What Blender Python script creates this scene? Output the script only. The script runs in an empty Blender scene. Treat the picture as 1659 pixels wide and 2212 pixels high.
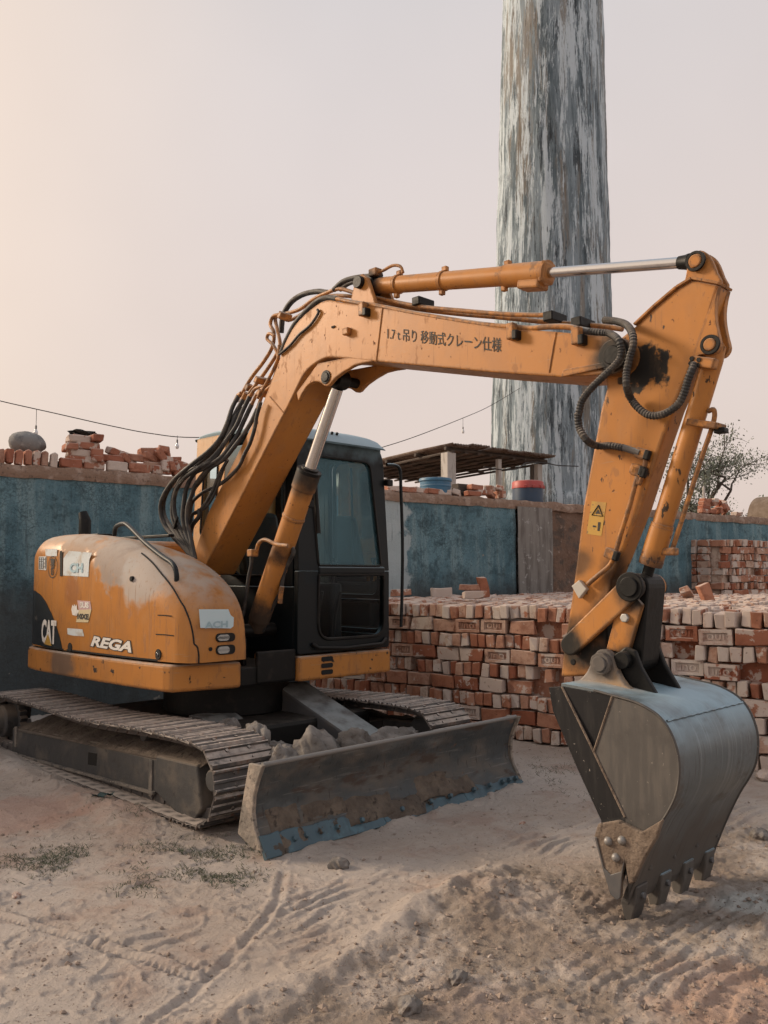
import bpy, bmesh, math, random
import numpy as np
from mathutils import Vector, Matrix, Euler
random.seed(7); RNG = np.random.default_rng(7)
R = math.radians
scn = bpy.context.scene
col = scn.collection

# ------------------------------------------------------------------ camera
CAM_H, PITCH = 1.43, math.atan(134.0 / 1850.0)
cam_d = bpy.data.cameras.new('camera'); cam = bpy.data.objects.new('camera', cam_d); col.objects.link(cam)
cam_d.sensor_fit = 'VERTICAL'; cam_d.sensor_height = 24.0; cam_d.lens = 24.0 * 1850.0 / 2212.0
cam_d.clip_end = 4000; cam_d.clip_start = 0.05
cam.location = (0, 0, CAM_H); cam.rotation_euler = (R(90) + PITCH, 0, 0)
scn.camera = cam

# ------------------------------------------------------------------ sky, sun, exposure
SUN_AZ, SUN_EL = R(-74), R(24)          # azimuth from +Y towards +X: the glow stands left of the frame
sun_dir = Vector((math.sin(SUN_AZ) * math.cos(SUN_EL), math.cos(SUN_AZ) * math.cos(SUN_EL), math.sin(SUN_EL)))
W = bpy.data.worlds.new('World'); scn.world = W; W.use_nodes = True
wn, wl = W.node_tree.nodes, W.node_tree.links; wn.clear()
w_out = wn.new('ShaderNodeOutputWorld'); w_bg = wn.new('ShaderNodeBackground'); w_bg2 = wn.new('ShaderNodeBackground')
w_sky = wn.new('ShaderNodeTexSky'); w_sky.sky_type = 'NISHITA'; w_sky.sun_disc = False
w_sky.sun_elevation = SUN_EL; w_sky.sun_rotation = SUN_AZ; w_sky.dust_density = 6; w_sky.air_density = 1.5
wl.new(w_sky.outputs[0], w_bg.inputs[0]); w_bg.inputs[1].default_value = 0.10
w_tc = wn.new('ShaderNodeTexCoord'); w_dot = wn.new('ShaderNodeVectorMath'); w_dot.operation = 'DOT_PRODUCT'
wl.new(w_tc.outputs['Generated'], w_dot.inputs[0]); w_dot.inputs[1].default_value = sun_dir
w_mr = wn.new('ShaderNodeMapRange'); w_mr.interpolation_type = 'SMOOTHERSTEP'
w_mr.inputs[1].default_value = 0.42; w_mr.inputs[2].default_value = 1.0
wl.new(w_dot.outputs['Value'], w_mr.inputs[0])
w_sep = wn.new('ShaderNodeSeparateXYZ'); wl.new(w_tc.outputs['Generated'], w_sep.inputs[0])      # hazy cover: pink near the horizon, greyer overhead
w_el = wn.new('ShaderNodeValToRGB'); wl.new(w_sep.outputs[2], w_el.inputs[0]); e_ = w_el.color_ramp.elements
e_[0].position = 0.0; e_[0].color = (0.81, 0.67, 0.605, 1); e_[1].position = 1.0; e_[1].color = (0.54, 0.63, 0.71, 1)
e2_ = e_.new(0.30); e2_.color = (0.785, 0.672, 0.628, 1); e2_ = e_.new(0.55); e2_.color = (0.72, 0.66, 0.648, 1)
w_mix = wn.new('ShaderNodeMix'); w_mix.data_type = 'RGBA'; wl.new(w_el.outputs[0], w_mix.inputs['A'])
w_mix.inputs['B'].default_value = (1.04, 0.82, 0.65, 1)
wl.new(w_mr.outputs[0], w_mix.inputs['Factor'])
w_no = wn.new('ShaderNodeTexNoise'); w_no.inputs['Scale'].default_value = 1.6; w_no.inputs['Detail'].default_value = 4
wl.new(w_tc.outputs['Generated'], w_no.inputs['Vector'])
w_nr = wn.new('ShaderNodeMapRange'); w_nr.inputs[1].default_value = 0.3; w_nr.inputs[2].default_value = 0.7
w_nr.inputs[3].default_value = 0.93; w_nr.inputs[4].default_value = 1.07
wl.new(w_no.outputs[0], w_nr.inputs[0])
wl.new(w_mix.outputs['Result'], w_bg2.inputs[0]); wl.new(w_nr.outputs[0], w_bg2.inputs[1])
w_ms = wn.new('ShaderNodeMixShader'); w_ms.inputs[0].default_value = 0.86
wl.new(w_bg.outputs[0], w_ms.inputs[1]); wl.new(w_bg2.outputs[0], w_ms.inputs[2]); wl.new(w_ms.outputs[0], w_out.inputs[0])
sun_d = bpy.data.lights.new('sun', 'SUN'); sun_d.energy = 3.5; sun_d.angle = R(13); sun_d.color = (1.0, 0.81, 0.61)
sun = bpy.data.objects.new('sun', sun_d); col.objects.link(sun)
sun.rotation_euler = sun_dir.to_track_quat('Z', 'Y').to_euler(); sun.location = (-6, 6, 12)
vs = scn.view_settings; vs.view_transform = 'Standard'; vs.look = 'None'; vs.exposure = 0.06; vs.gamma = 1.0
scn.cycles.max_bounces = 5; scn.cycles.adaptive_threshold = 0.03; scn.cycles.use_denoising = True

# ------------------------------------------------------------------ measuring: photo pixels -> places on known planes
KPX = 0.5575; FPX = 1850.0; CXP, CYP = 829.5, 1106.0
def ray(n):
    x, y = n[0] * KPX, n[1] * KPX
    r = ((x - CXP) / FPX, 1.0, -(y - CYP) / FPX); c, s = math.cos(PITCH), math.sin(PITCH)
    return (r[0], r[1] * c - r[2] * s, r[1] * s + r[2] * c)
def onz(n, h=0.0):
    d = ray(n); t = (h - CAM_H) / d[2]; return Vector((t * d[0], t * d[1], h))
def at(n, Y):
    d = ray(n); t = Y / d[1]; return Vector((t * d[0], Y, CAM_H + t * d[2]))
BL, BR = onz((590 / KPX, 1852 / KPX)), onz((1130 / KPX, 1697 / KPX))
U = (BR - BL); U.z = 0; U.normalize(); F = Vector((U.y, -U.x, 0)); O = (BL + BR) / 2
def to_m(P): q = P - O; return (q.dot(F), q.dot(U), P.z)
def pb(n, b):
    d = Vector(ray(n)); c = Vector((0, 0, CAM_H)); t = (b - (c - O).dot(U)) / d.dot(U); return to_m(c + t * d)
def pa(n, a):
    d = Vector(ray(n)); c = Vector((0, 0, CAM_H)); t = (a - (c - O).dot(F)) / d.dot(F); return to_m(c + t * d)
def crop(ox, oy, s): return lambda pts: [(ox + x / s, oy + y / s) for x, y in pts]
c1 = crop(0, 1600, 1.659); c2 = crop(600, 1000, 1.659); c3 = crop(1400, 900, 1.106); c4 = crop(2000, 1800, 1.7)
c5 = crop(800, 1600, 1.84375); c6 = crop(0, 2500, 1.3825); c7 = crop(900, 2500, 1.3825); c8 = crop(1976, 2400, 1.659)
n3 = crop(2150, 900, 2.212); n4 = crop(600, 1500, 2.765); n5 = crop(100, 2050, 4.1475); w4 = crop(1450, 1650, 2.074)
w5 = crop(2476, 1650, 3.16); n2 = crop(700, 2700, 2.37)
def AZ(pts, b): return [(lambda q: (q[0], q[2]))(pb(p, b)) for p in pts]      # side outline in the machine's (forward, up) plane
def P3(pts, bs):                                                            # path with a sideways offset for each point
    if not hasattr(bs, '__len__'): bs = [bs] * len(pts)
    return [pb(p, b) for p, b in zip(pts, bs)]
def lin(b0, b1, n): return [b0 + (b1 - b0) * i / (n - 1) for i in range(n)]

# ------------------------------------------------------------------ mesh builder
class MB:
    def __init__(s): s.v = []; s.f = []
    def add(s, vs, fs):
        o = len(s.v); s.v += [tuple(v) for v in vs]; s.f += [tuple(i + o for i in f) for f in fs]; return s
    def box(s, c, d, rot=None):
        vs = [Vector((x * d[0] / 2, y * d[1] / 2, z * d[2] / 2)) for x in (-1, 1) for y in (-1, 1) for z in (-1, 1)]
        if rot is not None: vs = [rot @ v for v in vs]
        return s.add([v + Vector(c) for v in vs], [(0, 1, 3, 2), (4, 6, 7, 5), (0, 4, 5, 1), (2, 3, 7, 6), (0, 2, 6, 4), (1, 5, 7, 3)])
    def bb(s, x0, x1, y0, y1, z0, z1): return s.box(((x0 + x1) / 2, (y0 + y1) / 2, (z0 + z1) / 2), (x1 - x0, y1 - y0, z1 - z0))
    def prism(s, poly, b0, b1):            # outline in (a,z), extruded sideways
        n = len(poly); vs = [(p[0], b0, p[1]) for p in poly] + [(p[0], b1, p[1]) for p in poly]
        return s.add(vs, [tuple(range(n)), tuple(range(2 * n - 1, n - 1, -1))] + [(i, i + n, (i + 1) % n + n, (i + 1) % n) for i in range(n)])
    def prismz(s, poly, z0, z1):           # outline in plan, extruded upwards
        n = len(poly); vs = [(p[0], p[1], z0) for p in poly] + [(p[0], p[1], z1) for p in poly]
        return s.add(vs, [tuple(range(n - 1, -1, -1)), tuple(range(n, 2 * n))] + [(i, (i + 1) % n, (i + 1) % n + n, i + n) for i in range(n)])
    def prismx(s, poly, a0, a1):           # outline in (b,z), extruded forwards
        n = len(poly); vs = [(a0, p[0], p[1]) for p in poly] + [(a1, p[0], p[1]) for p in poly]
        return s.add(vs, [tuple(range(n - 1, -1, -1)), tuple(range(n, 2 * n))] + [(i, (i + 1) % n, (i + 1) % n + n, i + n) for i in range(n)])
    def tube(s, pts, r, n=10, cap=True):
        pts = [Vector(p) for p in pts]; m = len(pts); rs = r if hasattr(r, '__len__') else [r] * m
        t0 = (pts[1] - pts[0]).normalized(); up = Vector((0, 0, 1)) if abs(t0.z) < .9 else Vector((1, 0, 0))
        nrm = t0.cross(up).normalized(); vs = []; pt = t0
        for i, p in enumerate(pts):
            t = (pts[min(i + 1, m - 1)] - pts[max(i - 1, 0)]); t = t.normalized() if t.length > 1e-9 else pt
            ax = pt.cross(t)
            if ax.length > 1e-7: nrm = Matrix.Rotation(pt.angle(t), 3, ax.normalized()) @ nrm
            nrm = (nrm - t * nrm.dot(t)).normalized(); bn = t.cross(nrm); pt = t
            for k in range(n):
                a = 2 * math.pi * k / n; vs.append(p + (nrm * math.cos(a) + bn * math.sin(a)) * rs[i])
        fs = [(i * n + k, i * n + (k + 1) % n, (i + 1) * n + (k + 1) % n, (i + 1) * n + k) for i in range(m - 1) for k in range(n)]
        if cap: fs += [tuple(range(n - 1, -1, -1)), tuple(range((m - 1) * n, m * n))]
        return s.add(vs, fs)
    def cyl(s, p0, p1, r, r1=None, n=20): return s.tube([p0, p1], [r, r if r1 is None else r1], n)
    def steps(s, p0, p1, prof, n=20):      # turned shape along an axis: prof = [(fraction or metres along, radius)]
        p0, p1 = Vector(p0), Vector(p1); return s.tube([p0 + (p1 - p0) * t + (p1 - p0).normalized() * 1e-5 * i for i, (t, r) in enumerate(prof)], [r for t, r in prof], n)
    def grid(s, rows, closed=False):
        n = len(rows[0]); vs = [p for r in rows for p in r]; k = n if closed else n - 1
        return s.add(vs, [(i * n + j, i * n + (j + 1) % n, (i + 1) * n + (j + 1) % n, (i + 1) * n + j) for i in range(len(rows) - 1) for j in range(k)])
    def mesh(s, name, smooth=None):
        me = bpy.data.meshes.new(name); me.from_pydata(s.v, [], s.f); me.update()
        bm = bmesh.new(); bm.from_mesh(me); bmesh.ops.recalc_face_normals(bm, faces=bm.faces); bm.to_mesh(me); bm.free()
        if smooth:
            me.polygons.foreach_set('use_smooth', [True] * len(me.polygons)); me.set_sharp_from_angle(angle=R(smooth))
        return me
    def obj(s, name, m, parent=None, bevel=0.0, smooth=None, seg=2):
        me = s.mesh(name, smooth); me.materials.append(m); o = bpy.data.objects.new(name, me); col.objects.link(o)
        if parent: o.parent = parent
        if bevel:
            md = o.modifiers.new('bevel', 'BEVEL'); md.width = bevel; md.segments = seg; md.limit_method = 'ANGLE'; md.angle_limit = R(35)
        return o
def tag(o, label=None, cat=None, group=None, kind=None):
    for k, v in (('label', label), ('category', cat), ('group', group), ('kind', kind)):
        if v: o[k] = v
    return o
def empty(name, loc=(0, 0, 0), rz=0, parent=None):
    o = bpy.data.objects.new(name, None); col.objects.link(o); o.location = loc; o.rotation_euler = (0, 0, rz); o.empty_display_size = .2
    if parent: o.parent = parent
    return o
def put(name, me, parent=None, loc=(0, 0, 0), rot=(0, 0, 0), m=None):       # another object that shares a mesh
    o = bpy.data.objects.new(name, me); col.objects.link(o); o.location = loc; o.rotation_euler = rot
    if parent: o.parent = parent
    return o
def smoothpath(pts, n=6):                  # Catmull-Rom
    P = [Vector(p) for p in pts]; P = [P[0] * 2 - P[1]] + P + [P[-1] * 2 - P[-2]]; out = []
    for i in range(1, len(P) - 2):
        a, b, c, d = P[i - 1:i + 3]
        for k in range(n):
            t = k / n; out.append(.5 * ((2 * b) + (c - a) * t + (2 * a - 5 * b + 4 * c - d) * t * t + (3 * b - a - 3 * c + d) * t ** 3))
    return out + [P[-2]]
def arc(cx, cz, r, a0, a1, n=10): return [(cx + r * math.cos(R(a0 + (a1 - a0) * i / n)), cz + r * math.sin(R(a0 + (a1 - a0) * i / n))) for i in range(n + 1)]
def interp(x, xs, ys): return float(np.interp(x, xs, ys))
# gradient noise on arrays
_GR = {}
def pnoise(x, y, seed=0):
    if seed not in _GR: g = np.random.default_rng(seed).uniform(0, 2 * np.pi, (256, 256)); _GR[seed] = (np.cos(g), np.sin(g))
    gx, gy = _GR[seed]; x, y = np.asarray(x, float), np.asarray(y, float)
    xi, yi = np.floor(x).astype(int), np.floor(y).astype(int); xf, yf = x - xi, y - yi
    u, v = xf * xf * xf * (xf * (xf * 6 - 15) + 10), yf * yf * yf * (yf * (yf * 6 - 15) + 10)
    def d(i, j): a, b = (xi + i) % 256, (yi + j) % 256; return gx[a, b] * (xf - i) + gy[a, b] * (yf - j)
    return (d(0, 0) * (1 - u) + d(1, 0) * u) * (1 - v) + (d(0, 1) * (1 - u) + d(1, 1) * u) * v
def fbm(x, y, o=4, seed=0, gain=.5): return sum(pnoise(x * 2 ** i + 17.3 * i, y * 2 ** i - 9.1 * i, seed + i) * gain ** i for i in range(o))

# ------------------------------------------------------------------ materials
class NT:
    def __init__(s, name):
        s.m = bpy.data.materials.new(name); s.m.use_nodes = True; s.t = s.m.node_tree; s.n = s.t.nodes; s.l = s.t.links
        s.b = s.n['Principled BSDF']; s.tc = s.n.new('ShaderNodeTexCoord'); s.geo = s.n.new('ShaderNodeNewGeometry'); s.oi = s.n.new('ShaderNodeObjectInfo')
        s.co = s.tc.outputs['Object']
    def node(s, t, **k):
        x = s.n.new('ShaderNode' + t)
        for a, v in k.items(): setattr(x, a, v)
        return x
    def math(s, op, a, b=None, clamp=False):
        x = s.node('Math', operation=op, use_clamp=clamp)
        for i, v in enumerate((a, b)):
            if v is None: continue
            if hasattr(v, 'is_output'): s.l.new(v, x.inputs[i])
            else: x.inputs[i].default_value = v
        return x.outputs[0]
    def noise(s, scale, detail=4, rough=.55, off=0, dist=0, kind='noise', co=None):
        mp = s.node('Mapping'); sc = scale if hasattr(scale, '__len__') else (scale,) * 3
        mp.inputs['Scale'].default_value = sc; mp.inputs['Location'].default_value = (off, off * .7, off * 1.3); s.l.new(co or s.co, mp.inputs[0])
        if kind == 'voronoi':
            x = s.node('TexVoronoi', feature='DISTANCE_TO_EDGE'); x.inputs['Scale'].default_value = 1; s.l.new(mp.outputs[0], x.inputs['Vector']); return x.outputs['Distance']
        if kind == 'cells':
            x = s.node('TexVoronoi'); x.inputs['Scale'].default_value = 1; s.l.new(mp.outputs[0], x.inputs['Vector']); return x.outputs['Distance']
        x = s.node('TexNoise'); x.inputs['Scale'].default_value = 1; x.inputs['Detail'].default_value = detail; x.inputs['Roughness'].default_value = rough
        x.inputs['Distortion'].default_value = dist; s.l.new(mp.outputs[0], x.inputs['Vector']); return x.outputs[0]
    def ramp(s, v, lo, hi, a=0.0, b=1.0, smooth=True):
        x = s.node('MapRange', interpolation_type='SMOOTHSTEP' if smooth else 'LINEAR'); s.l.new(v, x.inputs[0])
        for i, q in enumerate((lo, hi, a, b)): x.inputs[i + 1].default_value = q
        return x.outputs[0]
    def mix(s, f, a, b):
        x = s.node('Mix', data_type='RGBA')
        for k, v in (('Factor', f), ('A', a), ('B', b)):
            if hasattr(v, 'is_output'): s.l.new(v, x.inputs[k])
            elif k == 'Factor': x.inputs[k].default_value = v
            else: x.inputs[k].default_value = (*v, 1) if len(v) == 3 else v
        return x.outputs['Result']
    def sep(s, v): x = s.node('SeparateXYZ'); s.l.new(v, x.inputs[0]); return x.outputs
    def bump(s, h, strength=.3, dist=.01, prev=None):
        x = s.node('Bump'); x.inputs['Strength'].default_value = strength; x.inputs['Distance'].default_value = dist; s.l.new(h, x.inputs['Height'])
        if prev: s.l.new(prev, x.inputs['Normal'])
        s.l.new(x.outputs[0], s.b.inputs['Normal']); return x.outputs[0]
    def spot(s, p, r, soft=.6, nscale=14, amt=.35):                    # worn or greasy patch round a place on the thing
        x = s.node('VectorMath', operation='DISTANCE'); s.l.new(s.co, x.inputs[0]); x.inputs[1].default_value = p
        d = s.math('DIVIDE', x.outputs['Value'], r); nz = s.noise(nscale, 5); d = s.math('ADD', d, s.math('MULTIPLY', s.math('SUBTRACT', nz, .5), amt * 2))
        return s.ramp(d, 1.0, 1.0 - soft)
def mat(name, base, rough=.6, metal=0.0, layers=(), bump=None, spec=None, var=0.06):
    t = NT(name); c = t.mix(t.noise(3.1, 5), tuple(x * (1 - var) for x in base), tuple(min(1, x * (1 + var)) for x in base)); ro = None
    t.b.inputs['Metallic'].default_value = metal; t.b.inputs['Roughness'].default_value = rough
    if spec is not None: t.b.inputs['Specular IOR Level'].default_value = spec
    rv = rough; mv = None
    for i, L in enumerate(layers):
        k = L.get('k', 'noise'); 
        if k == 'noise': f = t.ramp(t.noise(L['s'], L.get('d', 5), L.get('r', .6), off=3.7 * (i + 1), dist=L.get('dist', 0), kind=L.get('kind', 'noise')), L['lo'], L['hi'])
        elif k == 'up':
            f = t.ramp(t.sep(t.geo.outputs['Normal'])[2], L['lo'], L['hi'])
            if 's' in L: f = t.math('MULTIPLY', f, t.ramp(t.noise(L['s'], 5, .6, off=2.2 * i), .25, .62))
        elif k == 'edge': bv = t.node('Bevel', samples=4); bv.inputs['Radius'].default_value = .022; dp = t.node('VectorMath', operation='DOT_PRODUCT'); t.l.new(bv.outputs[0], dp.inputs[0]); t.l.new(t.geo.outputs['Normal'], dp.inputs[1]); f = t.math('MULTIPLY', t.ramp(dp.outputs['Value'], .998, .955), t.ramp(t.noise(14, 5, .7, off=31), .36, .54))
        elif k == 'spot': f = t.spot(L['p'], L['rad'], L.get('soft', .6), L.get('ns', 14), L.get('na', .35))
        elif k == 'z':
            z = t.sep(t.co)[L.get('ax', 2)]; z = t.math('ADD', z, t.math('MULTIPLY', t.math('SUBTRACT', t.noise(L.get('s', 5), 5), .5), L.get('w', .2))); f = t.ramp(z, L['lo'], L['hi'])
        if L.get('and'):
            f = t.math('MULTIPLY', f, t.ramp(t.noise(L['and'][0], 5, .6, off=9.1 + i), L['and'][1], L['and'][2]))
        if L.get('amt', 1) != 1: f = t.math('MULTIPLY', f, L['amt'])
        c = t.mix(f, c, L['c'])
        if 'ro' in L:
            x = t.node('Mix', data_type='FLOAT'); t.l.new(f, x.inputs[0])
            if hasattr(rv, 'is_output'): t.l.new(rv, x.inputs[2])
            else: x.inputs[2].default_value = rv
            x.inputs[3].default_value = L['ro']; rv = x.outputs[0]
        if metal and L.get('nm'):
            x = t.node('Mix', data_type='FLOAT'); t.l.new(f, x.inputs[0])
            if mv is None: x.inputs[2].default_value = metal
            else: t.l.new(mv, x.inputs[2])
            x.inputs[3].default_value = 0; mv = x.outputs[0]
    t.l.new(c, t.b.inputs['Base Color'])
    if hasattr(rv, 'is_output'): t.l.new(rv, t.b.inputs['Roughness'])
    if mv is not None: t.l.new(mv, t.b.inputs['Metallic'])
    pv = None
    for q in (bump or ()):
        pv = t.bump(t.noise(q[0], q[3] if len(q) > 3 else 5, .6, off=5), q[1], q[2], pv)
    return t.m
DUST = (.42, .36, .31); MUD = (.19, .145, .115); GREASE = (.012, .011, .010); RUST = (.13, .055, .025)
OR = (.445, .188, .045)
def paint(name, extra=(), base=OR, dust=.8, chips=True, rough=.42):
    L = [dict(s=2.2, lo=.42, hi=.75, c=tuple(x * .8 for x in base), amt=.4), dict(s=(9, 9, 2.5), lo=.64, hi=.69, c=(.30, .125, .04), amt=.35)]
    L += [dict(s=(5, 5, 3), lo=.46, hi=.64, c=(.33, .15, .055), amt=.4), dict(s=(16, 16, 7), lo=.60, hi=.66, c=(.24, .115, .055), amt=.45, ro=.8)]
    if chips: L += [dict(s=28, lo=.66, hi=.70, c=RUST, ro=.8), dict(s=11, lo=.70, hi=.74, c=(.05, .035, .028), ro=.8)]
    L += [dict(s=(46, 46, 3.0), lo=.61, hi=.66, c=(.22, .105, .05), amt=.35, ro=.8), dict(s=(5, 5, 60), lo=.66, hi=.69, c=(.36, .21, .11), amt=.6), dict(k='edge', c=(.15, .085, .05), amt=.85, ro=.8)]
    L += list(extra)
    L += [dict(k='up', lo=.25, hi=.9, s=9, c=DUST, amt=dust, ro=.9), dict(s=(7, 7, 3), lo=.5, hi=.72, c=(.40, .24, .12), amt=.16, ro=.85)]
    return mat(name, base, rough, spec=.3, layers=L, bump=[(60, .05, .004), (6, .04, .02)])
# ================================================================== THE SETTING
def D(x, y): return (x / KPX, y / KPX)                     # 1659-wide photo pixels
def xy_m(X, Y): X = X - O.x; Y = Y - O.y; return X * F.x + Y * F.y, X * U.x + Y * U.y
B0, B1 = onz(D(470, 2212)), onz(D(1100, 1880))
bdir = (B1 - B0).normalized(); bnor = Vector((bdir.y, -bdir.x, 0))
TYRE = [(onz(D(-40, 1962)), onz(D(215, 2042))), (onz(D(215, 2042)), onz(D(430, 2105)))]
ARC = [onz(D(*p)) for p in ((612, 1880), (600, 1950), (565, 2000), (520, 2050), (455, 2110), (380, 2170), (300, 2230))]
def segdist(X, Y, p, q):
    dx, dy = q.x - p.x, q.y - p.y; t = np.clip(((X - p.x) * dx + (Y - p.y) * dy) / (dx * dx + dy * dy), 0, 1)
    return np.hypot(X - p.x - t * dx, Y - p.y - t * dy)
def ground_h(X, Y):
    X = np.asarray(X, float); Y = np.asarray(Y, float); a, b = xy_m(X, Y)
    near = np.clip((13 - Y) / 4, 0, 1)
    h = .025 * fbm(X * .7, Y * .7, 3, 1) + .007 * fbm(X * 3, Y * 3, 3, 5)
    s = (X - B0.x) * bnor.x + (Y - B0.y) * bnor.y + .10 * fbm(X * 2.2, Y * 2.2, 3, 9); t = (X - B0.x) * bdir.x + (Y - B0.y) * bdir.y
    L = (B1 - B0).length
    churn = np.clip(s / .10, 0, 1) * np.clip((L + .25 - t) / .3, 0, 1)
    churn = np.maximum(churn, np.clip((a - .95 + .2 * fbm(X * 1.5, Y * 1.5, 3, 12)) / .3, 0, 1) * np.clip((1.6 - b) / .6, 0, 1) * np.clip((b + 1.25) / .4, 0, 1))
    berm = np.exp(-(s / .085) ** 2) * np.clip((L + .1 - t) / .25, 0, 1) * (.55 + .9 * np.abs(fbm(X * 5, Y * 5, 3, 21)))
    h += .055 * berm * np.clip((t + 1.5) / 1, 0, 1)
    # lumps of turned earth
    rid = 1 - np.abs(fbm(X * 9, Y * 9, 4, 31)) * 2.2; h += churn * (.007 * np.clip(rid, -1, 1) + .008 * fbm(X * 20, Y * 20, 3, 33))
    # grouser prints: ribs lie across the track's travel
    w = a + .09 * fbm(X * 2.2, Y * 2.2, 3, 41); pm = np.clip(.5 + 2.6 * fbm(X * 1.1 + 4, Y * 1.1, 2, 43), 0, 1) * np.clip((a - .35) / .2, 0, 1) * np.clip((2.2 - b) / .5, 0, 1)
    sw = np.sin(2 * np.pi * w / .092); h += pm * .012 * (np.clip(sw * 1.8, -.3, 1) - .3) * near * np.clip(.65 + 1.6 * fbm(X * 4, Y * 4, 2, 44), 0, 1)
    w2 = b * .9 + .35 * a + .30 * fbm(X * .9, Y * .9, 2, 45); pm2 = np.clip(2.5 * fbm(X * .8 - 7, Y * .8 + 3, 2, 47), 0, 1) * np.clip((a - 1.7) / .4, 0, 1)
    h += pm2 * .009 * np.clip(1.7 * np.sin(2 * np.pi * w2 / .11), -.6, 1) * near
    # furrow the bucket has torn open
    q = np.clip(1 - ((a - 1.72) / .30) ** 2 - ((b + .05) / .72) ** 2, 0, 1); h -= .022 * np.sqrt(q) * (1 + .5 * fbm(X * 6, Y * 6, 2, 49))
    q = np.exp(-((a - 2.15) / .14) ** 2 - ((b - .1) / .75) ** 2); h += .040 * q * (1 + 1.2 * fbm(X * 7, Y * 7, 3, 51))
    q = np.exp(-((a - 1.15) / .2) ** 2 - ((b + .75) / .35) ** 2); h += .05 * q * (1 + .8 * fbm(X * 6, Y * 6, 3, 53))
    # footprints and scuffs on the trodden side
    left = np.clip(-s / .15, 0, 1) * near
    fp = fbm(X * 4.2, Y * 6, 2, 61); h -= left * .008 * np.clip((fp - .20) / .05, 0, 1)
    rg = np.abs(fbm(X * 3.1 + Y, Y * 4.3, 3, 63)); h += left * .008 * np.clip(.10 - rg, 0, .1) / .1
    h += near * .006 * fbm(X * 34, Y * 34, 3, 65) * np.clip(.45 + fbm(X * 2, Y * 2, 2, 66) * 1.3, .1, 1)
    for p_, q_ in TYRE:
        d = segdist(X, Y, p_, q_); h -= .014 * np.exp(-((d - .035) / .012) ** 2) * (1 + .5 * np.sin(2 * np.pi * (X * .8 - Y * .6) / .03)); h += .008 * np.exp(-(d / .016) ** 2)
    da = np.min([segdist(X, Y, p_, q_) for p_, q_ in zip(ARC, ARC[1:])], axis=0); h -= .010 * np.exp(-(da / .016) ** 2); h += .005 * np.exp(-((da - .035) / .012) ** 2)
    # heap pushed up behind the blade and along the tracks
    q = np.clip(1 - ((a + .62) / .50) ** 2 - ((b - .1) / .85) ** 2, 0, 1); h += .25 * q * (1 + .8 * fbm(X * 5, Y * 5, 3, 71))
    h += .02 * np.exp(-((a - .03) / .06) ** 2) * (np.abs(b) < 1.1) * (.4 + np.clip(fbm(X * 4, Y * 4, 3, 73), 0, 1) * 2.5)
    h += .055 * np.exp(-((b + 1.22) / .13) ** 2) * np.clip((-.75 - a) / .5, 0, 1) * (1 + .7 * fbm(X * 5, Y * 5, 3, 75))
    return h, np.clip(churn, 0, 1)
def make_ground():
    tn = np.concatenate([np.linspace(-40, -3, 8), np.linspace(-2.4, -.72, 14), np.linspace(-.66, .66, 640), np.linspace(.72, 2.4, 14), np.linspace(3, 40, 8)])
    ys = np.concatenate([np.geomspace(.9, 1.9, 40)[:-1], np.geomspace(1.9, 9, 560), np.geomspace(9.05, 24, 90), np.geomspace(25, 3000, 30)])
    T, Yg = np.meshgrid(tn, ys); X = T * Yg; h, ch = ground_h(X, Yg); h = h * np.clip((40 - Yg) / 20, 0, 1)
    nr, nc = X.shape; me = bpy.data.meshes.new('ground'); me.vertices.add(nr * nc)
    me.vertices.foreach_set('co', np.stack([X, Yg, h], -1).reshape(-1).astype(np.float32))
    i, j = np.meshgrid(np.arange(nr - 1), np.arange(nc - 1), indexing='ij'); q = (i * nc + j)
    fs = np.stack([q, q + 1, q + nc + 1, q + nc], -1).reshape(-1); nf = (nr - 1) * (nc - 1)
    me.loops.add(nf * 4); me.loops.foreach_set('vertex_index', fs.astype(np.int32)); me.polygons.add(nf)
    me.polygons.foreach_set('loop_start', np.arange(0, nf * 4, 4, dtype=np.int32)); me.polygons.foreach_set('use_smooth', np.ones(nf, bool)); me.update(calc_edges=True)
    at_ = me.attributes.new('turned', 'FLOAT', 'POINT'); at_.data.foreach_set('value', ch.reshape(-1).astype(np.float32))
    return me
t = NT('sandy_earth')
cl = t.mix(t.ramp(t.noise(.9, 5), .35, .65), (.44, .368, .318), (.51, .448, .405))
cl = t.mix(t.math('MULTIPLY', t.ramp(t.noise(2.3, 6, .65, off=4), .48, .68), .6), cl, (.36, .25, .20))
at_n = t.node('Attribute', attribute_name='turned')
cl = t.mix(t.math('MULTIPLY', t.math('MULTIPLY', at_n.outputs['Fac'], t.ramp(t.noise(3.2, 6, .7, off=8), .36, .60)), .8), cl, (.265, .21, .165))
cl = t.mix(t.math('MULTIPLY', t.ramp(t.noise(60, 3, .7), .55, .75), .5), cl, (.20, .15, .12))
cl = t.mix(t.math('MULTIPLY', t.ramp(t.noise(17, 5, .7, off=6), .60, .68), .55), cl, (.16, .12, .10))
cl = t.mix(t.math('MULTIPLY', t.ramp(t.noise(6, 5, .7, off=11), .62, .74), .45), cl, (.55, .495, .45))
for px_, rr_, cc_, am_ in ((D(1625, 1950), .22, (.62, .62, .59), .75), (D(1640, 2190), .42, (.48, .30, .22), .6), (D(20, 1760), .55, (.47, .29, .23), .5), (D(300, 1740), .45, (.45, .28, .22), .4)):
    q_ = onz(px_); cl = t.mix(t.math('MULTIPLY', t.spot((q_.x, q_.y, 0), rr_, .5, 6, .6), am_), cl, cc_)
t.l.new(cl, t.b.inputs['Base Color']); t.b.inputs['Roughness'].default_value = .95; t.b.inputs['Specular IOR Level'].default_value = .15
pv = t.bump(t.noise(30, 7, .75), .9, .022); t.bump(t.noise(120, 4, .7, off=3), .7, .006, pv)
M_GROUND = t.m
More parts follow.
